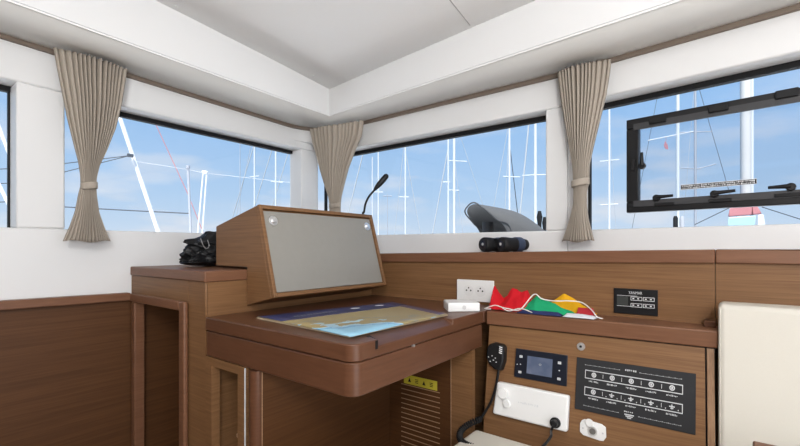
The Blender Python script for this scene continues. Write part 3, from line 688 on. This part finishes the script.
# binoculars on the ledge
def binoculars():
    yb_ = (on(495, 250, 'X', 1.62).y)
    px0 = on(486, 242, 'X', 1.60); px1 = on(519, 241, 'X', 1.63)
    zb = zl(.75)+.0006
    ro = .0285
    t = thing('binoculars', 'black and navy binoculars lying on the ledge below the window', 'binoculars', (1.62, .62, zb))
    ax = Vector((.22, -.975, 0)).normalized(); sd_ = Vector((ax.y, -ax.x, 0)); 
    if sd_.x > 0: sd_ = -sd_
    c1 = at_depth(486, 240.5, 1.575); c1.z = zb+ro; c2 = at_depth(502.5, 240, 1.515); c2.z = zb+ro
    gap = c2-c1; 
    ax = Vector((F.x*.35+R.x*.94, F.y*.35+R.y*.94, 0)).normalized()
    c1 = Vector((1.560, .764, zb+.030)); c2 = Vector((1.566, .690, zb+.030))
    ax = Vector((.88, -.36, 0)).normalized()
    for c_ in (c1, c2):
        m = MB(); m.tube([c_, c_+ax*.004, c_+ax*.03, c_+ax*.055, c_+ax*.075, c_+ax*.10, c_+ax*.135], [.0275, .0300, .0300, .0275, .029, .0285, .022], 26); m.build('barrel', M['blackmatte'], t)
        m = MB(); m.cyl(c_-ax*.0005, -ax, .027, .0012, 26, .026); ring = m.build('eyecup', M['black'], t)
        m = MB(); m.tube([c_-ax*.0018, c_-ax*.0028], [.015, .012], 22); m.build('lens', plain('coated_lens', (.05, .05, .07), .05, .6), ring)
        m = MB(); m.cyl(c_-ax*.0030+Vector((0, 0, .002)), -ax, .006, .0006, 14); m.build('lens_glint', M['chrome'], ring)
        m = MB(); m.tube([c_+ax*.072, c_+ax*.076, c_+ax*.104, c_+ax*.108], [  .0292, .0308, .0308, .0292], 26, caps=False); m.build('grip', plain('navy_grip', (.03, .045, .085), .5), t)
    mid = (c1+c2)/2
    m = MB(); b0_ = mid+ax*.02+Vector((0, 0, .012)); m.tube([b0_, b0_+ax*.05], [.014, .014], 16); m.build('focus_wheel', M['black'], t)
    m = MB(); m.hexa([c1+ax*.02+Vector((0, 0, -.012)), c2+ax*.02+Vector((0, 0, -.012)), c2+ax*.09+Vector((0, 0, -.012)), c1+ax*.09+Vector((0, 0, -.012))], [c1+ax*.02+Vector((0, 0, .014)), c2+ax*.02+Vector((0, 0, .014)), c2+ax*.09+Vector((0, 0, .014)), c1+ax*.09+Vector((0, 0, .014))]); m.build('bridge', M['blackmatte'], t, bevel=.005)
binoculars()

# signal flags bundled on the shelf
zs = zz(DZ)
def cloth(m_, name, fn, nu, nv, mat, par, th=.0014):
    b_ = MB(); b_.grid(fn, nu, nv); return b_.build(name, mat, par, solid=th)
def S(px, py=None, back=0.0): return None
def shelf_pt(s, d):                                # s: metres along the shelf from its left end, d: metres back from the front edge
    dirv = (SB-SA).normalized(); nrm = Vector((1, 0)); p = SA + dirv*s + nrm*d; return p
def bundle(name, label, mat, s0, s1, d0, d1, hf, seed, amp=.006, z_off=.001, parts=None):
    p = shelf_pt((s0+s1)/2, (d0+d1)/2); t = thing(name, label, 'flag', (p.x, p.y, zs), 'signal flags on the console shelf')
    def fn(u, v):
        s = s0+(s1-s0)*u; d = d0+(d1-d0)*v
        h = max(0, hf(u, v)); edge = min(1, 12*min(u, 1-u)+.05)*min(1, 6*min(v, 1-v)+.05)
        n1 = noise.noise(Vector((s*38+seed, d*38, seed))); n2 = noise.noise(Vector((s*80+seed*2, d*90, seed+3)))
        z = zs+z_off+.002+max(0, h*edge + (amp*n1+amp*.5*abs(n2))*edge)
        wob = .006*noise.noise(Vector((s*25, d*25, seed+9)))
        q_ = shelf_pt(s+wob, max(.004, d+wob*.6)); return (min(q_.x, XP-.004), q_.y, z)
    cloth(None, 'cloth', fn, 44, 26, mat, t); return t
flagm = lambda n, c: plain(n, c, .8, spec=.15, bump=.3, bscale=900, var=.05)
def tri(u, c, w): return max(0, 1-abs(u-c)/w)
bundle('signal_flag', 'crumpled red signal flag beside the white wall socket', flagm('red_cloth', (.55, .012, .02)), -.012, .160, .03, .130,
       lambda u, v: .098*tri(u, .06, .17)*tri(v, .4, .6) + .060*min(1, 3.2*(u-.12) if u > .12 else 0)*min(1, 4*(1-u))*tri(v, .5, .6) + .012*tri(v, .62-.3*u, .12), 3.1, .010)
bundle('signal_flag', 'bright green signal flag folded to a point between the red and yellow ones', flagm('green_cloth', (.015, .33, .14)), .105, .290, .03, .085,
       lambda u, v: .058*max(0, 1-abs(u-.28)/(.28 if u < .28 else .75))*tri(v, .45, .6), 5.7, .004)
bundle('signal_flag', 'golden yellow signal flag peaked behind the green one', flagm('yellow_cloth', (.72, .37, .012)), .165, .335, .085, .145,
       lambda u, v: .066*max(0, 1-abs(u-.40)/(.45 if u < .4 else .62))*tri(v, .4, .65), 8.2, .003)
bundle('signal_flag', 'flat navy signal flag edge poking out under the green one', flagm('navy_cloth', (.03, .04, .12)), .110, .250, .004, .050, lambda u, v: .010*tri(v, .4, .5), 9.9, .002, .0005)
bundle('signal_flag', 'flat white signal flag end on the front of the shelf', flagm('white_cloth', (.68, .69, .74)), .252, .352, .004, .060, lambda u, v: .009*tri(v, .4, .5), 12.4, .002, .0005)
bundle('signal_flag', 'small scrap of dark red signal flag at the right end of the heap', flagm('crimson_cloth', (.42, .03, .04)), .285, .337, .062, .084, lambda u, v: .024*tri(v, .5, .6), 15.2, .002, .0005)
rope = [(.024, .030, .004), (.008, .016, .006), (.02, .012, .012), (.05, .006, .022), (.075, .010, .016), (.11, .006, .014), (.15, .010, .014), (.19, .028, .066), (.215, .035, .052), (.25, .050, .046), (.29, .062, .048), (.33, .074, .044), (.365, .05, .026), (.388, .018, .010), (.405, .016, .005)]
rp = []
for s, d, h in rope:
    p = shelf_pt(s-.033 if s > .1 else s-.02, d); rp.append(Vector((p.x, p.y, zs+h)))
m = MB(); m.tube(smoothpath(rp, 10), .0019, 8)
rp2 = [Vector((*shelf_pt(s, d), zs+h)) for s, d, h in ((.05, .004, .020), (.08, .002, .007), (.12, .006, .018), (.16, .003, .008))]
m.tube(smoothpath(rp2, 10), .0017, 8)
tag(m.build('flag_halyard', plain('white_rope', (.76, .74, .70), .8, bump=.4, bscale=500)), 'thin white cord looping over the heap of signal flags', 'cord')

# black bag on the corner cabinet
def bag():
    zb = zz(CT)+.001; t = thing('plastic_bag', 'crumpled black plastic bag on the corner cabinet beside the instrument box', 'bag', (.89, 1.66, zb))
    b_ = MB(); bmesh.ops.create_icosphere(b_.bm, subdivisions=5, radius=1)
    for v in b_.bm.verts:
        d = v.co.copy(); n1 = noise.noise(d*1.7+Vector((3, 1, 7))); n2 = noise.noise(d*4.2+Vector((9, 2, 4))); n3 = 1-abs(noise.noise(d*6.5))*2
        r = 1+.22*n1+.16*n2+.10*n3
        hr = max(.05, math.hypot(d.x, d.y))
        if d.z < 0: k = min(1/hr, 1.6); d.x *= k; d.y *= k
        x = d.x*.125*r; y = d.y*.072*min(r, 1.15); h = (d.z+1)/2
        z = h*.150*(1+.25*n1)
        taper = 1.0-.30*h if d.x > 0 else 1.13-.50*h
        # a folded lip that sticks out on the left near the top
        if d.x < -.25 and .60 < h < .84: x -= .050*math.sin((h-.60)/.24*PI)**2
        v.co = Vector((.925+x*taper, 1.665+y*taper, zb+max(.0, z*.95)))
    b_.build('bag_body', plain('black_film', (.008, .008, .009), .45, spec=.3, bump=.6, bscale=60), t)
    b_ = MB()
    pts = [on(200.5, 238, 'Y', 1.585), on(203, 245, 'Y', 1.585), on(206, 248.5, 'Y', 1.585), on(209, 246, 'Y', 1.585), on(207.5, 240, 'Y', 1.588)]
    b_.tube(smoothpath(pts), .0018, 6); b_.build('drawstring', plain('grey_string', (.22, .22, .22), .6), t)
bag()

# ---------------------------------------------------------------- curtains
def curtain(label, p_on, rows, folds, amp0, tie, seed, group):
    # rows: (py, px_left, px_right); p_on(px, py) puts a pixel on the hanging plane; tie = index range in rows
    pts = []
    for py, xl, xr in rows:
        a_, b_ = p_on(xl, py), p_on(xr, py); z = (a_.z+b_.z)/2; pts.append((z, Vector((a_.x, a_.y)), Vector((b_.x, b_.y))))
    d = (pts[0][2]-pts[0][1]).normalized(); n = Vector((d.y, -d.x))
    c0 = (pts[0][1]+pts[0][2])/2
    if n.dot(-c0) < 0: n = -n                       # towards the cabin
    wt = (pts[tie][2]-pts[tie][1]).length; wmax = (pts[0][2]-pts[0][1]).length
    base = (pts[0][1]+pts[0][2])/2
    t = thing('curtain', label, 'curtain', (base.x, base.y, pts[-1][0]), group)
    zs_ = [p[0] for p in pts]
    def lerp_row(z):
        for i in range(len(pts)-1):
            if pts[i][0] >= z >= pts[i+1][0]:
                f_ = (pts[i][0]-z)/(pts[i][0]-pts[i+1][0])
                return pts[i][1].lerp(pts[i+1][1], f_), pts[i][2].lerp(pts[i+1][2], f_)
        return pts[-1][1], pts[-1][2]
    NU, NV = folds*14, 60; rnd = random.Random(seed); ph = [rnd.uniform(-.5, .5) for _ in range(folds+2)]
    ztie = pts[tie][0]
    def fn(u, v):
        z = zs_[0]+(zs_[-1]-zs_[0])*v; l, r = lerp_row(z); w = (r-l).length
        k = w/wmax
        uu = u + .25/folds*math.sin(2*PI*u*2.3+seed)
        wave = 2*abs(math.sin(PI*folds*uu))**.65 - 1
        am = min(amp0*(.55+.45*k), w*.15)
        vary = 1+.45*math.sin(7.3*u+seed*3)
        bul = math.sqrt(max(0, 1-(2*u-1)**2))
        p = l.lerp(r, u) + n*(am*wave*vary*.8 + bul*min(w*.32, .022)) 
        hem = 0
        if v > .985: hem = .004*math.sin(9*u)
        return (p.x, p.y, z+hem)
    m = MB(); m.grid(fn, NU, NV); m.build('cloth', M['curtain'], t, solid=.0012)
    # tieback
    l, r = lerp_row(ztie); c_ = (l+r)/2; w = (r-l).length
    m = MB(); nn_ = 28; h = .0125; rings = []
    for zo in (-h, -h*.6, h*.6, h):
        ring = []
        for k in range(nn_):
            an = 2*PI*k/nn_; e = .0018 if abs(zo) < h else .001
            ring.append(m.v((*(c_ + d*math.cos(an)*(w/2+e) + n*(.010+math.sin(an)*(.021+e)) ), ztie+zo+.004*math.cos(an))))
        rings.append(ring)
    for i in range(3):
        for k in range(nn_): m.bm.faces.new((rings[i][k], rings[i][(k+1) % nn_], rings[i+1][(k+1) % nn_], rings[i+1][k]))
    m.build('tieback', M['curtain'], t, solid=.002)
    return t
curtain('taupe curtain tied back at the left, hanging between the two left windows', lambda x, y: on(x, y, 'Y', 1.870),
        [(60, 53, 127.5), (80, 57, 124.5), (100, 61.5, 121.5), (125, 67, 115.5), (150, 74, 106), (164, 78, 99.5), (176, 80, 96.6), (186, 80.4, 95.8), (196, 77.8, 96.6), (212, 74.6, 98.8), (226, 69.5, 104), (241.5, 62.5, 110.5)], 15, .017, 7, 1.3, 'tied-back taupe curtains')
pc0, pc1 = Vector((1.600, 1.845, 0)), Vector((1.655, 1.53, 0)); dcn = (pc1-pc0); ncn = Vector((-dcn.y, dcn.x, 0)).normalized()
curtain('taupe curtain tied back in the room corner behind the instrument box', lambda x, y: on_plane(x, y, pc0, ncn),
        [(126, 311.3, 364.8), (140, 314, 362.5), (155, 318, 355.5), (170, 321.6, 349.5), (185, 326, 345.3), (197, 330, 342.2), (206, 331, 341), (212, 331, 341.2), (225, 328.5, 342.5), (244, 323, 347)], 13, .019, 6, 2.1, 'tied-back taupe curtains')
curtain('taupe curtain tied back on the pillar left of the opening hatch', lambda x, y: on(x, y, 'X', 1.668),
        [(67, 557.5, 611.5), (80, 559, 610), (100, 561.5, 606.5), (125, 565.5, 600), (150, 570, 593.5), (165, 572.5, 590), (175, 573, 589.5), (183, 573, 589.5), (192, 573.5, 587), (205, 573, 587), (220, 569.5, 589), (241.5, 562, 594.5)], 13, .015, 7, 3.7, 'tied-back taupe curtains')

# ---------------------------------------------------------------- opening hatch in window 4
NG = .060                                          # hatch stands a little inside the pane
hp0 = fpt(FB, 0, NG, 0); hn = Vector((FB[2].x, FB[2].y, 0))
def hpx(px, py):                                   # pixel -> (along, z) on the hatch plane
    p = on_plane(px, py, hp0, hn); return ((p-hp0).dot(Vector((FB[1].x, FB[1].y, 0))), p.z)
aL, zT0 = hpx(628, 121.5); a8, zT1 = hpx(800, 89.5); _, zB0 = hpx(628.5, 213.5); _, zB1 = hpx(800, 204)
zT, zB = (zT0+zT1)/2, (zB0+zB1)/2; aR = aL+.62
hatch = thing('opening_hatch', 'black framed opening hatch with latch handles in the right window', 'hatch', fpt(FB, (aL+aR)/2, NG, zB))
fwid = hpx(640, 160)[0]-aL
m = MB()
for (x0, x1, y0_, y1_) in ((aL, aR, zT-fwid*.9, zT), (aL, aR, zB, zB+fwid*.95), (aL, aL+fwid, zB+fwid*.95, zT-fwid*.9), (aR-fwid, aR, zB+fwid*.95, zT-fwid*.9)):
    m.frame_box(FB, x0, x1, NG-.022, NG+.010, y0_, y1_)
hf_ = m.build('outer_frame', M['black'], hatch, bevel=.003)
m = MB(); i = fwid*.62
for (x0, x1, y0_, y1_) in ((aL+i, aR-i, zT-fwid*.9-.006, zT-fwid*.5), (aL+i, aR-i, zB+fwid*.5, zB+fwid*.95+.004), ):
    m.frame_box(FB, x0, x1, NG-.026, NG-.0225, y0_, y1_)
m.build('inner_seal', plain('grey_seal', (.035, .035, .038), .55), hatch)
m = MB(); m.frame_box(FB, aL+fwid*.5, aR-fwid*.5, NG-.004, NG+.004, zB+fwid*.5, zT-fwid*.5); hpane = m.build('pane', M['hatchglass'], hatch, smooth=False)
m = MB()
for px, py in ((659.5, 121), (719.5, 109.5), (787, 95.5)):
    al, zc = hpx(px, py); m2 = MB(); m2.frame_box(FB, al-.026, al+.026, NG-.034, NG-.0225, zc-.014, zc+.011); m2.build('hinge', M['blackmatte'], hatch, bevel=.003)
m.bm.free()
def latch_h(px, py, px2, py2):
    al, zc = hpx(px, py); al2, zc2 = hpx(px2, py2)
    m = MB(); c_ = fpt(FB, al, NG-.0225, zc-.004); nin = -Vector((FB[2].x, FB[2].y, 0))
    m.cyl(c_, nin, .0125, .014, 22, .011); m.build('latch_hub', M['black'], hatch, bevel=.002)
    q_ = fpt(FB, al2, NG-.0225, zc2); m = MB(); e0 = fpt(FB, al, NG-.033, zc-.002); e1 = fpt(FB, al2, NG-.033, zc2)
    m.tube([e0, e0.lerp(e1, .4), e1], [.0075, .006, .0045], 10); m.build('latch_handle', M['black'], hatch)
latch_h(658.3, 197.5, 675, 196.3); latch_h(715.5, 193.5, 736.5, 191.5); latch_h(791, 186.5, 768.5, 188.8); latch_h(644.2, 166, 644.2, 154)
for px, py in ((666, 204.5), (721, 200.8), (788, 195.5)):
    al, zc = hpx(px, py); m = MB(); m.frame_box(FB, al-.030, al+.030, NG-.030, NG-.0262, zc-.006, zc+.005); m.build('keeper', M['blackmatte'], hatch, bevel=.002)
al, zc = hpx(634.5, 166); m = MB(); m.frame_box(FB, al-.006, al+.007, NG-.030, NG-.0225, zc-.022, zc+.020); m.build('keeper', M['blackmatte'], hatch, bevel=.002)
# warning strip printed on the hatch pane
s0_, z0_ = hpx(681, 187.6); s1_, z1_ = hpx(757, 181.4)
zc = (z0_+z1_)/2
def spf(u, v, off=0): return fpt(FB, s0_+(s1_-s0_)*u, NG-.0048-off, zc+.0085-(.017)*v)
m = MB(); m.hexa([spf(u, v, 0) for u, v in ((0, 0), (1, 0), (1, 1), (0, 1))], [spf(u, v, .0006) for u, v in ((0, 0), (1, 0), (1, 1), (0, 1))])
strip = m.build('warning_strip', M['panelblack'], hpane, smooth=False)
k_ = Marks(spf, .0009); k_.frame(0, 0, 1, 1, .004, .08); k_.text(.02, .18, .98, .46, 40, 41); k_.text(.02, .56, .98, .84, 44, 42); k_.build('strip_print', M['mark'], strip)

# ---------------------------------------------------------------- outside: own foredeck gear
def deckz(): return .62
# grey spray hood
def hood():
    D = 3.3
    t = thing('spray_hood', 'grey fabric spray hood on the foredeck outside the right front window', 'hood', at_depth(505, 290, D))
    def P(px, py, dd): return at_depth(px, py, D+dd)
    # rings from the open front edge (left) back to the low rear end (right); each ring runs near side -> over the top -> far side
    rings = [[P(515, 309, -.25), P(512, 233, -.25), P(497, 219.5, -.24), P(484, 208.5, -.20), P(474, 202.6, -.05), P(467.5, 206.5, .20), P(465.2, 213, .30), P(474, 224, .34), P(486, 240, .34), P(492, 309, .34)],
             [P(530, 309, -.25), P(524, 233, -.25), P(512, 221, -.24), P(498, 210.2, -.18), P(488, 205.2, -.02), P(480, 208, .22), P(476, 215, .34), P(482, 226, .38), P(490, 242, .38), P(494, 309, .38)],
             [P(548, 309, -.22), P(540, 236, -.22), P(527, 224, -.2), P(514, 213, -.12), P(505, 208.2, .04), P(497, 211, .26), P(493, 219, .38), P(496, 229, .42), P(500, 244, .42), P(503, 309, .42)],
             [P(566, 309, -.10), P(552, 240, -.1), P(541, 229, -.06), P(528, 217, .02), P(519, 212, .12), P(513, 216, .3), P(511, 224, .4), P(511, 234, .44), P(512, 248, .44), P(514, 309, .44)],
             [P(572, 309, .05), P(566, 250, .05), P(556, 241, .08), P(547, 233, .12), P(541, 229, .2), P(536, 231, .3), P(532, 236, .4), P(530, 244, .44), P(529, 252, .44), P(529, 309, .44)]]
    m = MB(); vs = [[m.v(p) for p in r] for r in rings]
    for i_ in range(len(vs)-1):
        for k in range(len(vs[0])-1): m.bm.faces.new((vs[i_][k], vs[i_+1][k], vs[i_+1][k+1], vs[i_][k+1]))
    m.build('canvas', plain('grey_canvas', (.078, .077, .077), .9, bump=.3, bscale=120, var=.15), t, solid=.012, subsurf=2)
    m = MB(); m.tube(smoothpath(rings[0], 6), .006, 8); m.build('edge_binding', plain('grey_binding', (.06, .06, .063), .9), t)
    m = MB(); m.tube([P(488, 309, .1), P(488, 222, .1)], .045, 16); m.build('winch_post', M['panelblack'], t)
hood()
for k, (px, py, w) in enumerate(((539.5, 211, 3.2), (544.5, 217, 2.6))):
    D = 3.9; top = at_depth(px, py, D); b_ = Vector((top.x, top.y, deckz()))
    m = MB(); r = w*D/420/2*1.2; m.tube([b_, b_+Vector((0, 0, (top.z-deckz())*.86)), b_+Vector((0, 0, (top.z-deckz())*.93)), top], [r, r, r*1.5, r*.8], 14)
    tag(m.build('deck_fitting', M['blackmatte']), 'taller black deck fitting behind the grey spray hood' if k == 0 else 'shorter black deck fitting at the rear end of the grey spray hood', 'deck fitting')
# furled headsail, lifelines and stanchions seen through the left window
def line_thing(name, label, cat, pts, r, mat): 
    m = MB(); m.tube(pts, r, 8); return tag(m.build(name, mat), label, cat)
D = 3.6
p_a, p_b = at_depth(118, 112, D), at_depth(159.5, 236, D); dirl = (p_b-p_a)
lo = p_b + dirl*((p_b.z-deckz())/(p_a.z-p_b.z)); hi = p_a - dirl*5
fs_ = thing('furled_headsail', 'thick white furled headsail slanting across the left front window', 'sail', lo)
m = MB(); m.tube([lo, hi], .0165, 14); m.build('sail_roll', M['mast'], fs_)
bl = at_depth(130.3, 155.5, D-.05); m = MB(); m.tube([bl+Vector((-.02, 0, 0)), bl+Vector((.02, 0, 0))], .016, 12); m.build('block', M['wiredark'], fs_)
m = MB(); m.tube([at_depth(40, 166.5, D), bl], .004, 6); m.tube([at_depth(40, 178, D), bl], .004, 6); m.build('sheet_rope', M['wiredark'], fs_)
D = 4.0
stn = thing('stanchion', 'steel stanchion with a ring top outside the left front window', 'stanchion', (at_depth(190, 240, D).x, at_depth(190, 240, D).y, deckz()))
tp = at_depth(188, 168, D); bt = at_depth(190.8, 235, D); m = MB(); m.tube([Vector((bt.x, bt.y, deckz())), bt, tp], .012, 10); m.build('post', M['mastgrey'], stn)
m = MB(); m.tube([tp+Vector((0, 0, -.004)), tp+Vector((0, 0, .022))], .018, 12); m.build('ring_top', M['mastgrey'], stn)
st2 = thing('stanchion', 'white twin-legged stanchion right of the steel one, left window', 'stanchion', (at_depth(200, 240, D).x, at_depth(200, 240, D).y, deckz()))
m = MB()
for (x0, y0_, x1, y1_) in ((203.3, 171.5, 197.8, 232), (206.8, 172.5, 202.4, 232)):
    a_, b_ = at_depth(x0, y0_, D), at_depth(x1, y1_, D); m.tube([a_, b_ + (b_-a_)*((b_.z-deckz())/(a_.z-b_.z))], .0075, 8)
m.tube([at_depth(202.5, 172, D), at_depth(207.5, 172.8, D)], .016, 8); m.build('post', M['mast'], st2)
line_thing('lifeline', 'upper guard wire running through the stanchion tops, left window', 'wire', [at_depth(130, 160.5, D), at_depth(188, 169.5, D), at_depth(204, 173, D), at_depth(300, 183.5, D)], .0022, M['wirewhite'])
line_thing('lifeline', 'lower guard wire near the sill of the left window', 'wire', [at_depth(40, 205.5, D), at_depth(66, 207, D), at_depth(130, 210.5, D), at_depth(190.5, 213.5, D)], .0055, M['wiredark'])
line_thing('furling_line', 'thin red rope slanting down beside the furled headsail', 'rope', [at_depth(140, 88, D+.3), at_depth(157, 127, D+.3), at_depth(187, 192, D+.3), at_depth(203, 232, D+.3), at_depth(228.5, 300, D+.3)], .0034, M['redline'])
# far-left window gear
D = 3.2
for nm, lb, a_, b_, r, mt in (('shroud', 'upper white shroud slanting past the far left window', (-40, 22), (14, 167), .012, 'mast'), ('shroud', 'lower white shroud slanting past the far left window', (-40, 104), (26, 240), .012, 'mast')):
    line_thing(nm, lb, 'shroud', [at_depth(*a_, D), at_depth(*b_, D)], r, M[mt])
for y0_, lb in ((169.5, 'topmost dark guard wire in the far left window'), (184, 'middle dark guard wire in the far left window'), (202.5, 'lowest dark guard wire in the far left window')):
    line_thing('guard_wire', lb, 'wire', [at_depth(-60, y0_+2, D+.4), at_depth(14, y0_-1, D+.4)], .0042, M['wiredark'])

# ---------------------------------------------------------------- outside: neighbouring sailing boats
def sailboat(px, D, wpx, label, stays=(), spreaders=(), mat='mast', top=None, furl=None):
    base_ = at_depth(px, 248, D); base_.z = -1.5
    t = thing('sailboat', label, 'sailboat', base_, 'sailing boats moored outside')
    fw_ = Vector((F.x, F.y, 0)); Lh = 3.6; deck_ = -.35
    m = MB(); secs = []
    for k in range(9):
        u = -1+2*k/8; bw = 1.3*(1-max(0, u)**2.2)*(1-.25*max(0, -u)) + .03
        c_ = base_ + fw_*(Lh*u)
        secs.append([m.v(c_+R*(s_*bw*f_)+Vector((0, 0, h_))) for s_, f_, h_ in ((-1, 1, deck_+1.5), (-1, .85, .45), (-1, .35, -.06), (1, .35, -.06), (1, .85, .45), (1, 1, deck_+1.5))])
    for k in range(8):
        for j in range(6): m.bm.faces.new((secs[k][j], secs[k][(j+1) % 6], secs[k+1][(j+1) % 6], secs[k+1][j]))
    m.bm.faces.new(secs[0]); m.bm.faces.new(list(reversed(secs[-1]))); m.build('hull', M['mast'], t)
    r = max(.02, .85*wpx*D/420/2); H = 15.5 if top is None else at_depth(px, top, D).z
    pm = at_depth(px, 248, D)
    m = MB(); m.tube([(pm.x, pm.y, deck_), (pm.x, pm.y, deck_+.7*(H-deck_)), (pm.x, pm.y, H)], [r, r*.95, r*.75], 12); m.build('mast', M[mat], t)
    for x0, y0_, x1, y1_, ww, mt in stays:
        a_, b_ = at_depth(x0, y0_, D+.02), at_depth(x1, y1_, D+.02); d_ = (b_-a_)
        lo_ = b_ + d_*((b_.z-deck_)/(a_.z-b_.z)) if abs(a_.z-b_.z) > .1 else b_
        # run up to the mast if the line leans towards it, otherwise to masthead height
        kx = (px-x0)/(x0-x1) if x0 != x1 else -1
        hi_ = a_ - d_*(kx if 0 < kx < 4 else max(0, (H-a_.z)/max(.1, a_.z-b_.z))*.9)
        m = MB(); m.tube([lo_, hi_], max(.004, .8*ww*D/420/2), 6); m.build('stay', M[mt], t)
    for y_, x0, x1 in spreaders:
        m = MB(); m.tube([at_depth(x0, y_[0], D), at_depth(x1, y_[1], D)], .5*D/420, 6); m.build('spreader', M[mat], t)
    return t
W_, V_ = 'wire', 'wirewhite'
sailboat(254.5, 40, 2.0, 'sailing boat whose mast is left of the two right-hand masts in the left window', [(253, 148, 234, 212, 1.2, V_)], [((177, 176), 250, 259)])
sailboat(275.8, 27, 2.3, 'sailing boat whose mast stands nearest the right edge of the left window', [(272, 150, 255, 205, 1.2, V_), (289, 150, 272, 208, 1.1, V_)], [((181.5, 182.5), 271, 283)])
sailboat(240, 56, .9, 'sailing boat with the thinnest mast in the middle of the left window', [(250, 150, 237, 212, .7, V_)], [], 'wire')
sailboat(378.3, 28, 1.7, 'sailing boat whose mast rises just left of the gooseneck lamp', [(363.5, 152, 349, 210, 1.5, V_)], [((192, 192), 374, 383)])
sailboat(387.5, 64, .9, 'sailing boat with a short thin mast just right of the gooseneck lamp', [], [((196, 196), 383, 392)], 'mastgrey', 194)
sailboat(372.3, 52, 1.5, 'sailing boat with a short mast between corner curtain and lamp', [], [], 'mast', 157)
sailboat(405.3, 40, 2.0, 'sailing boat with a lone mast left of centre in the front window', [(406.3, 156, 416.5, 212, .8, V_), (404.5, 140, 397, 212, .6, V_)], [((197, 197), 399, 409)])
sailboat(448.2, 27, 2.0, 'sailing boat with the left mast of the close pair, front window', [(447, 155, 436.5, 212, 1.4, V_)], [((182, 182), 443, 450)])
sailboat(454.2, 40, 3.2, 'sailing boat with the right thicker mast of the close pair, front window', [(456, 170, 462, 225, .6, W_), (461, 138, 478, 190, .5, V_)], [((160.5, 161.5), 448, 467), ((190, 190.5), 448, 459)])
sailboat(509.5, 26, 2.6, 'sailing boat whose mast rises above the middle of the grey hood', [(511.5, 160, 517, 208, 1.0, 'wiredark'), (504, 150, 494, 205, .6, V_), (508, 150, 505, 212, .7, V_)], [((176.5, 177), 503, 520)])
sailboat(535.4, 38, 3.6, 'sailing boat with the bright mast nearest the pillar, front window', [(528.8, 124, 520.3, 212, 2.0, V_)], [((175.5, 174.5), 522, 547)])
sailboat(609.3, 33, 2.6, 'sailing boat whose mast stands between pillar curtain and hatch frame', [(611, 150, 616, 228, .5, W_)], [((161.5, 159.5), 600, 619), ((205, 204), 600, 618)])
sailboat(677.8, 23, 3.8, 'sailing boat with the white mast at the left inside the hatch', [(657.5, 96, 647.5, 148, .5, 'wiredark')], [((140.5, 131.5), 648, 693)])
sailboat(695.3, 36, 2.9, 'sailing boat with the darker mast second from the left in the hatch', [(706, 112, 727, 184, .6, 'wiredark'), (690, 140, 684, 215, .5, W_)], [((168, 169), 680, 700), ((169, 164), 697, 716), ((132.5, 131.5), 680, 712)], 'mastgrey')
big = sailboat(752, 12, 3.4, 'sailing boat with the thick mast and furled mainsail at the right', [], [])
DB = 12
m = MB(); m.tube([at_depth(745.5, 200, DB), at_depth(745.5, 60, DB), at_depth(746, -40, DB)], [.125, .13, .10], 14); m.build('furled_mainsail', plain('grey_sailcloth', (.74, .70, .66), .8), big)
red = plain('red_canvas', (.60, .24, .25), .8); blu = plain('pale_blue_canvas', (.45, .66, .74), .8)
def blob(pts, name, mat, dd):
    m = MB(); a_ = [at_depth(x, y, DB-dd) for x, y in pts]; b_ = [at_depth(x, y, DB+dd) for x, y in pts]; m.hexa(a_, b_); m.build(name, mat, big, bevel=.03)
blob([(730, 207.5), (752, 205), (752, 215), (728, 217)], 'boom_cover', red, .25)
blob([(752.4, 205), (757, 205.5), (762, 214), (752.4, 215)], 'boom_cover', red, .2)
blob([(728.5, 217.4), (756, 215.4), (754, 232), (727, 233)], 'spray_canvas', blu, .28)
blob([(758, 214.6), (763.5, 214.4), (767, 232), (757, 232)], 'spray_canvas', M['mast'], .2)
m = MB(); m.tube([at_depth(695, 224.5, DB), at_depth(729, 208, DB)], .013, 6); m.build('stay', M['wiredark'], big)
m = MB(); m.tube([at_depth(762, 207, DB), at_depth(806, 221, DB)], .013, 6); m.build('stay', M['wiredark'], big)
# burgee on the nearer hatch mast
pb_ = [at_depth(x, y, 25.5) for x, y in ((665.2, 141), (667.6, 144.5), (668.4, 149.5), (665.4, 148.8), (664, 145.5))]
m = MB(); m.hexa(pb_, [p+F*.02 for p in pb_]); m.tube([at_depth(666, 141.2, 25.5), at_depth(666, 136.4, 25.5)], .012, 6)
tag(m.build('burgee', plain('faded_red', (.50, .22, .25), .8), smooth=False), 'small faded red pennant hoisted left of the hatch masts', 'flag')
for px, py, h_, lb in ((675.5, 216, 9, 'dark bollard post seen under the hatch frame, left one'), (682, 216.5, 7, 'grey bollard post seen under the hatch frame, right one')):
    D = 6; a_ = at_depth(px, py, D); m = MB(); m.tube([(a_.x, a_.y, -1.45), (a_.x, a_.y, a_.z-.03), (a_.x, a_.y, a_.z)], [.03, .03, .018], 12); tag(m.build('mooring_post', M['blackmatte' if h_ == 9 else 'mastgrey']), lb, 'post')
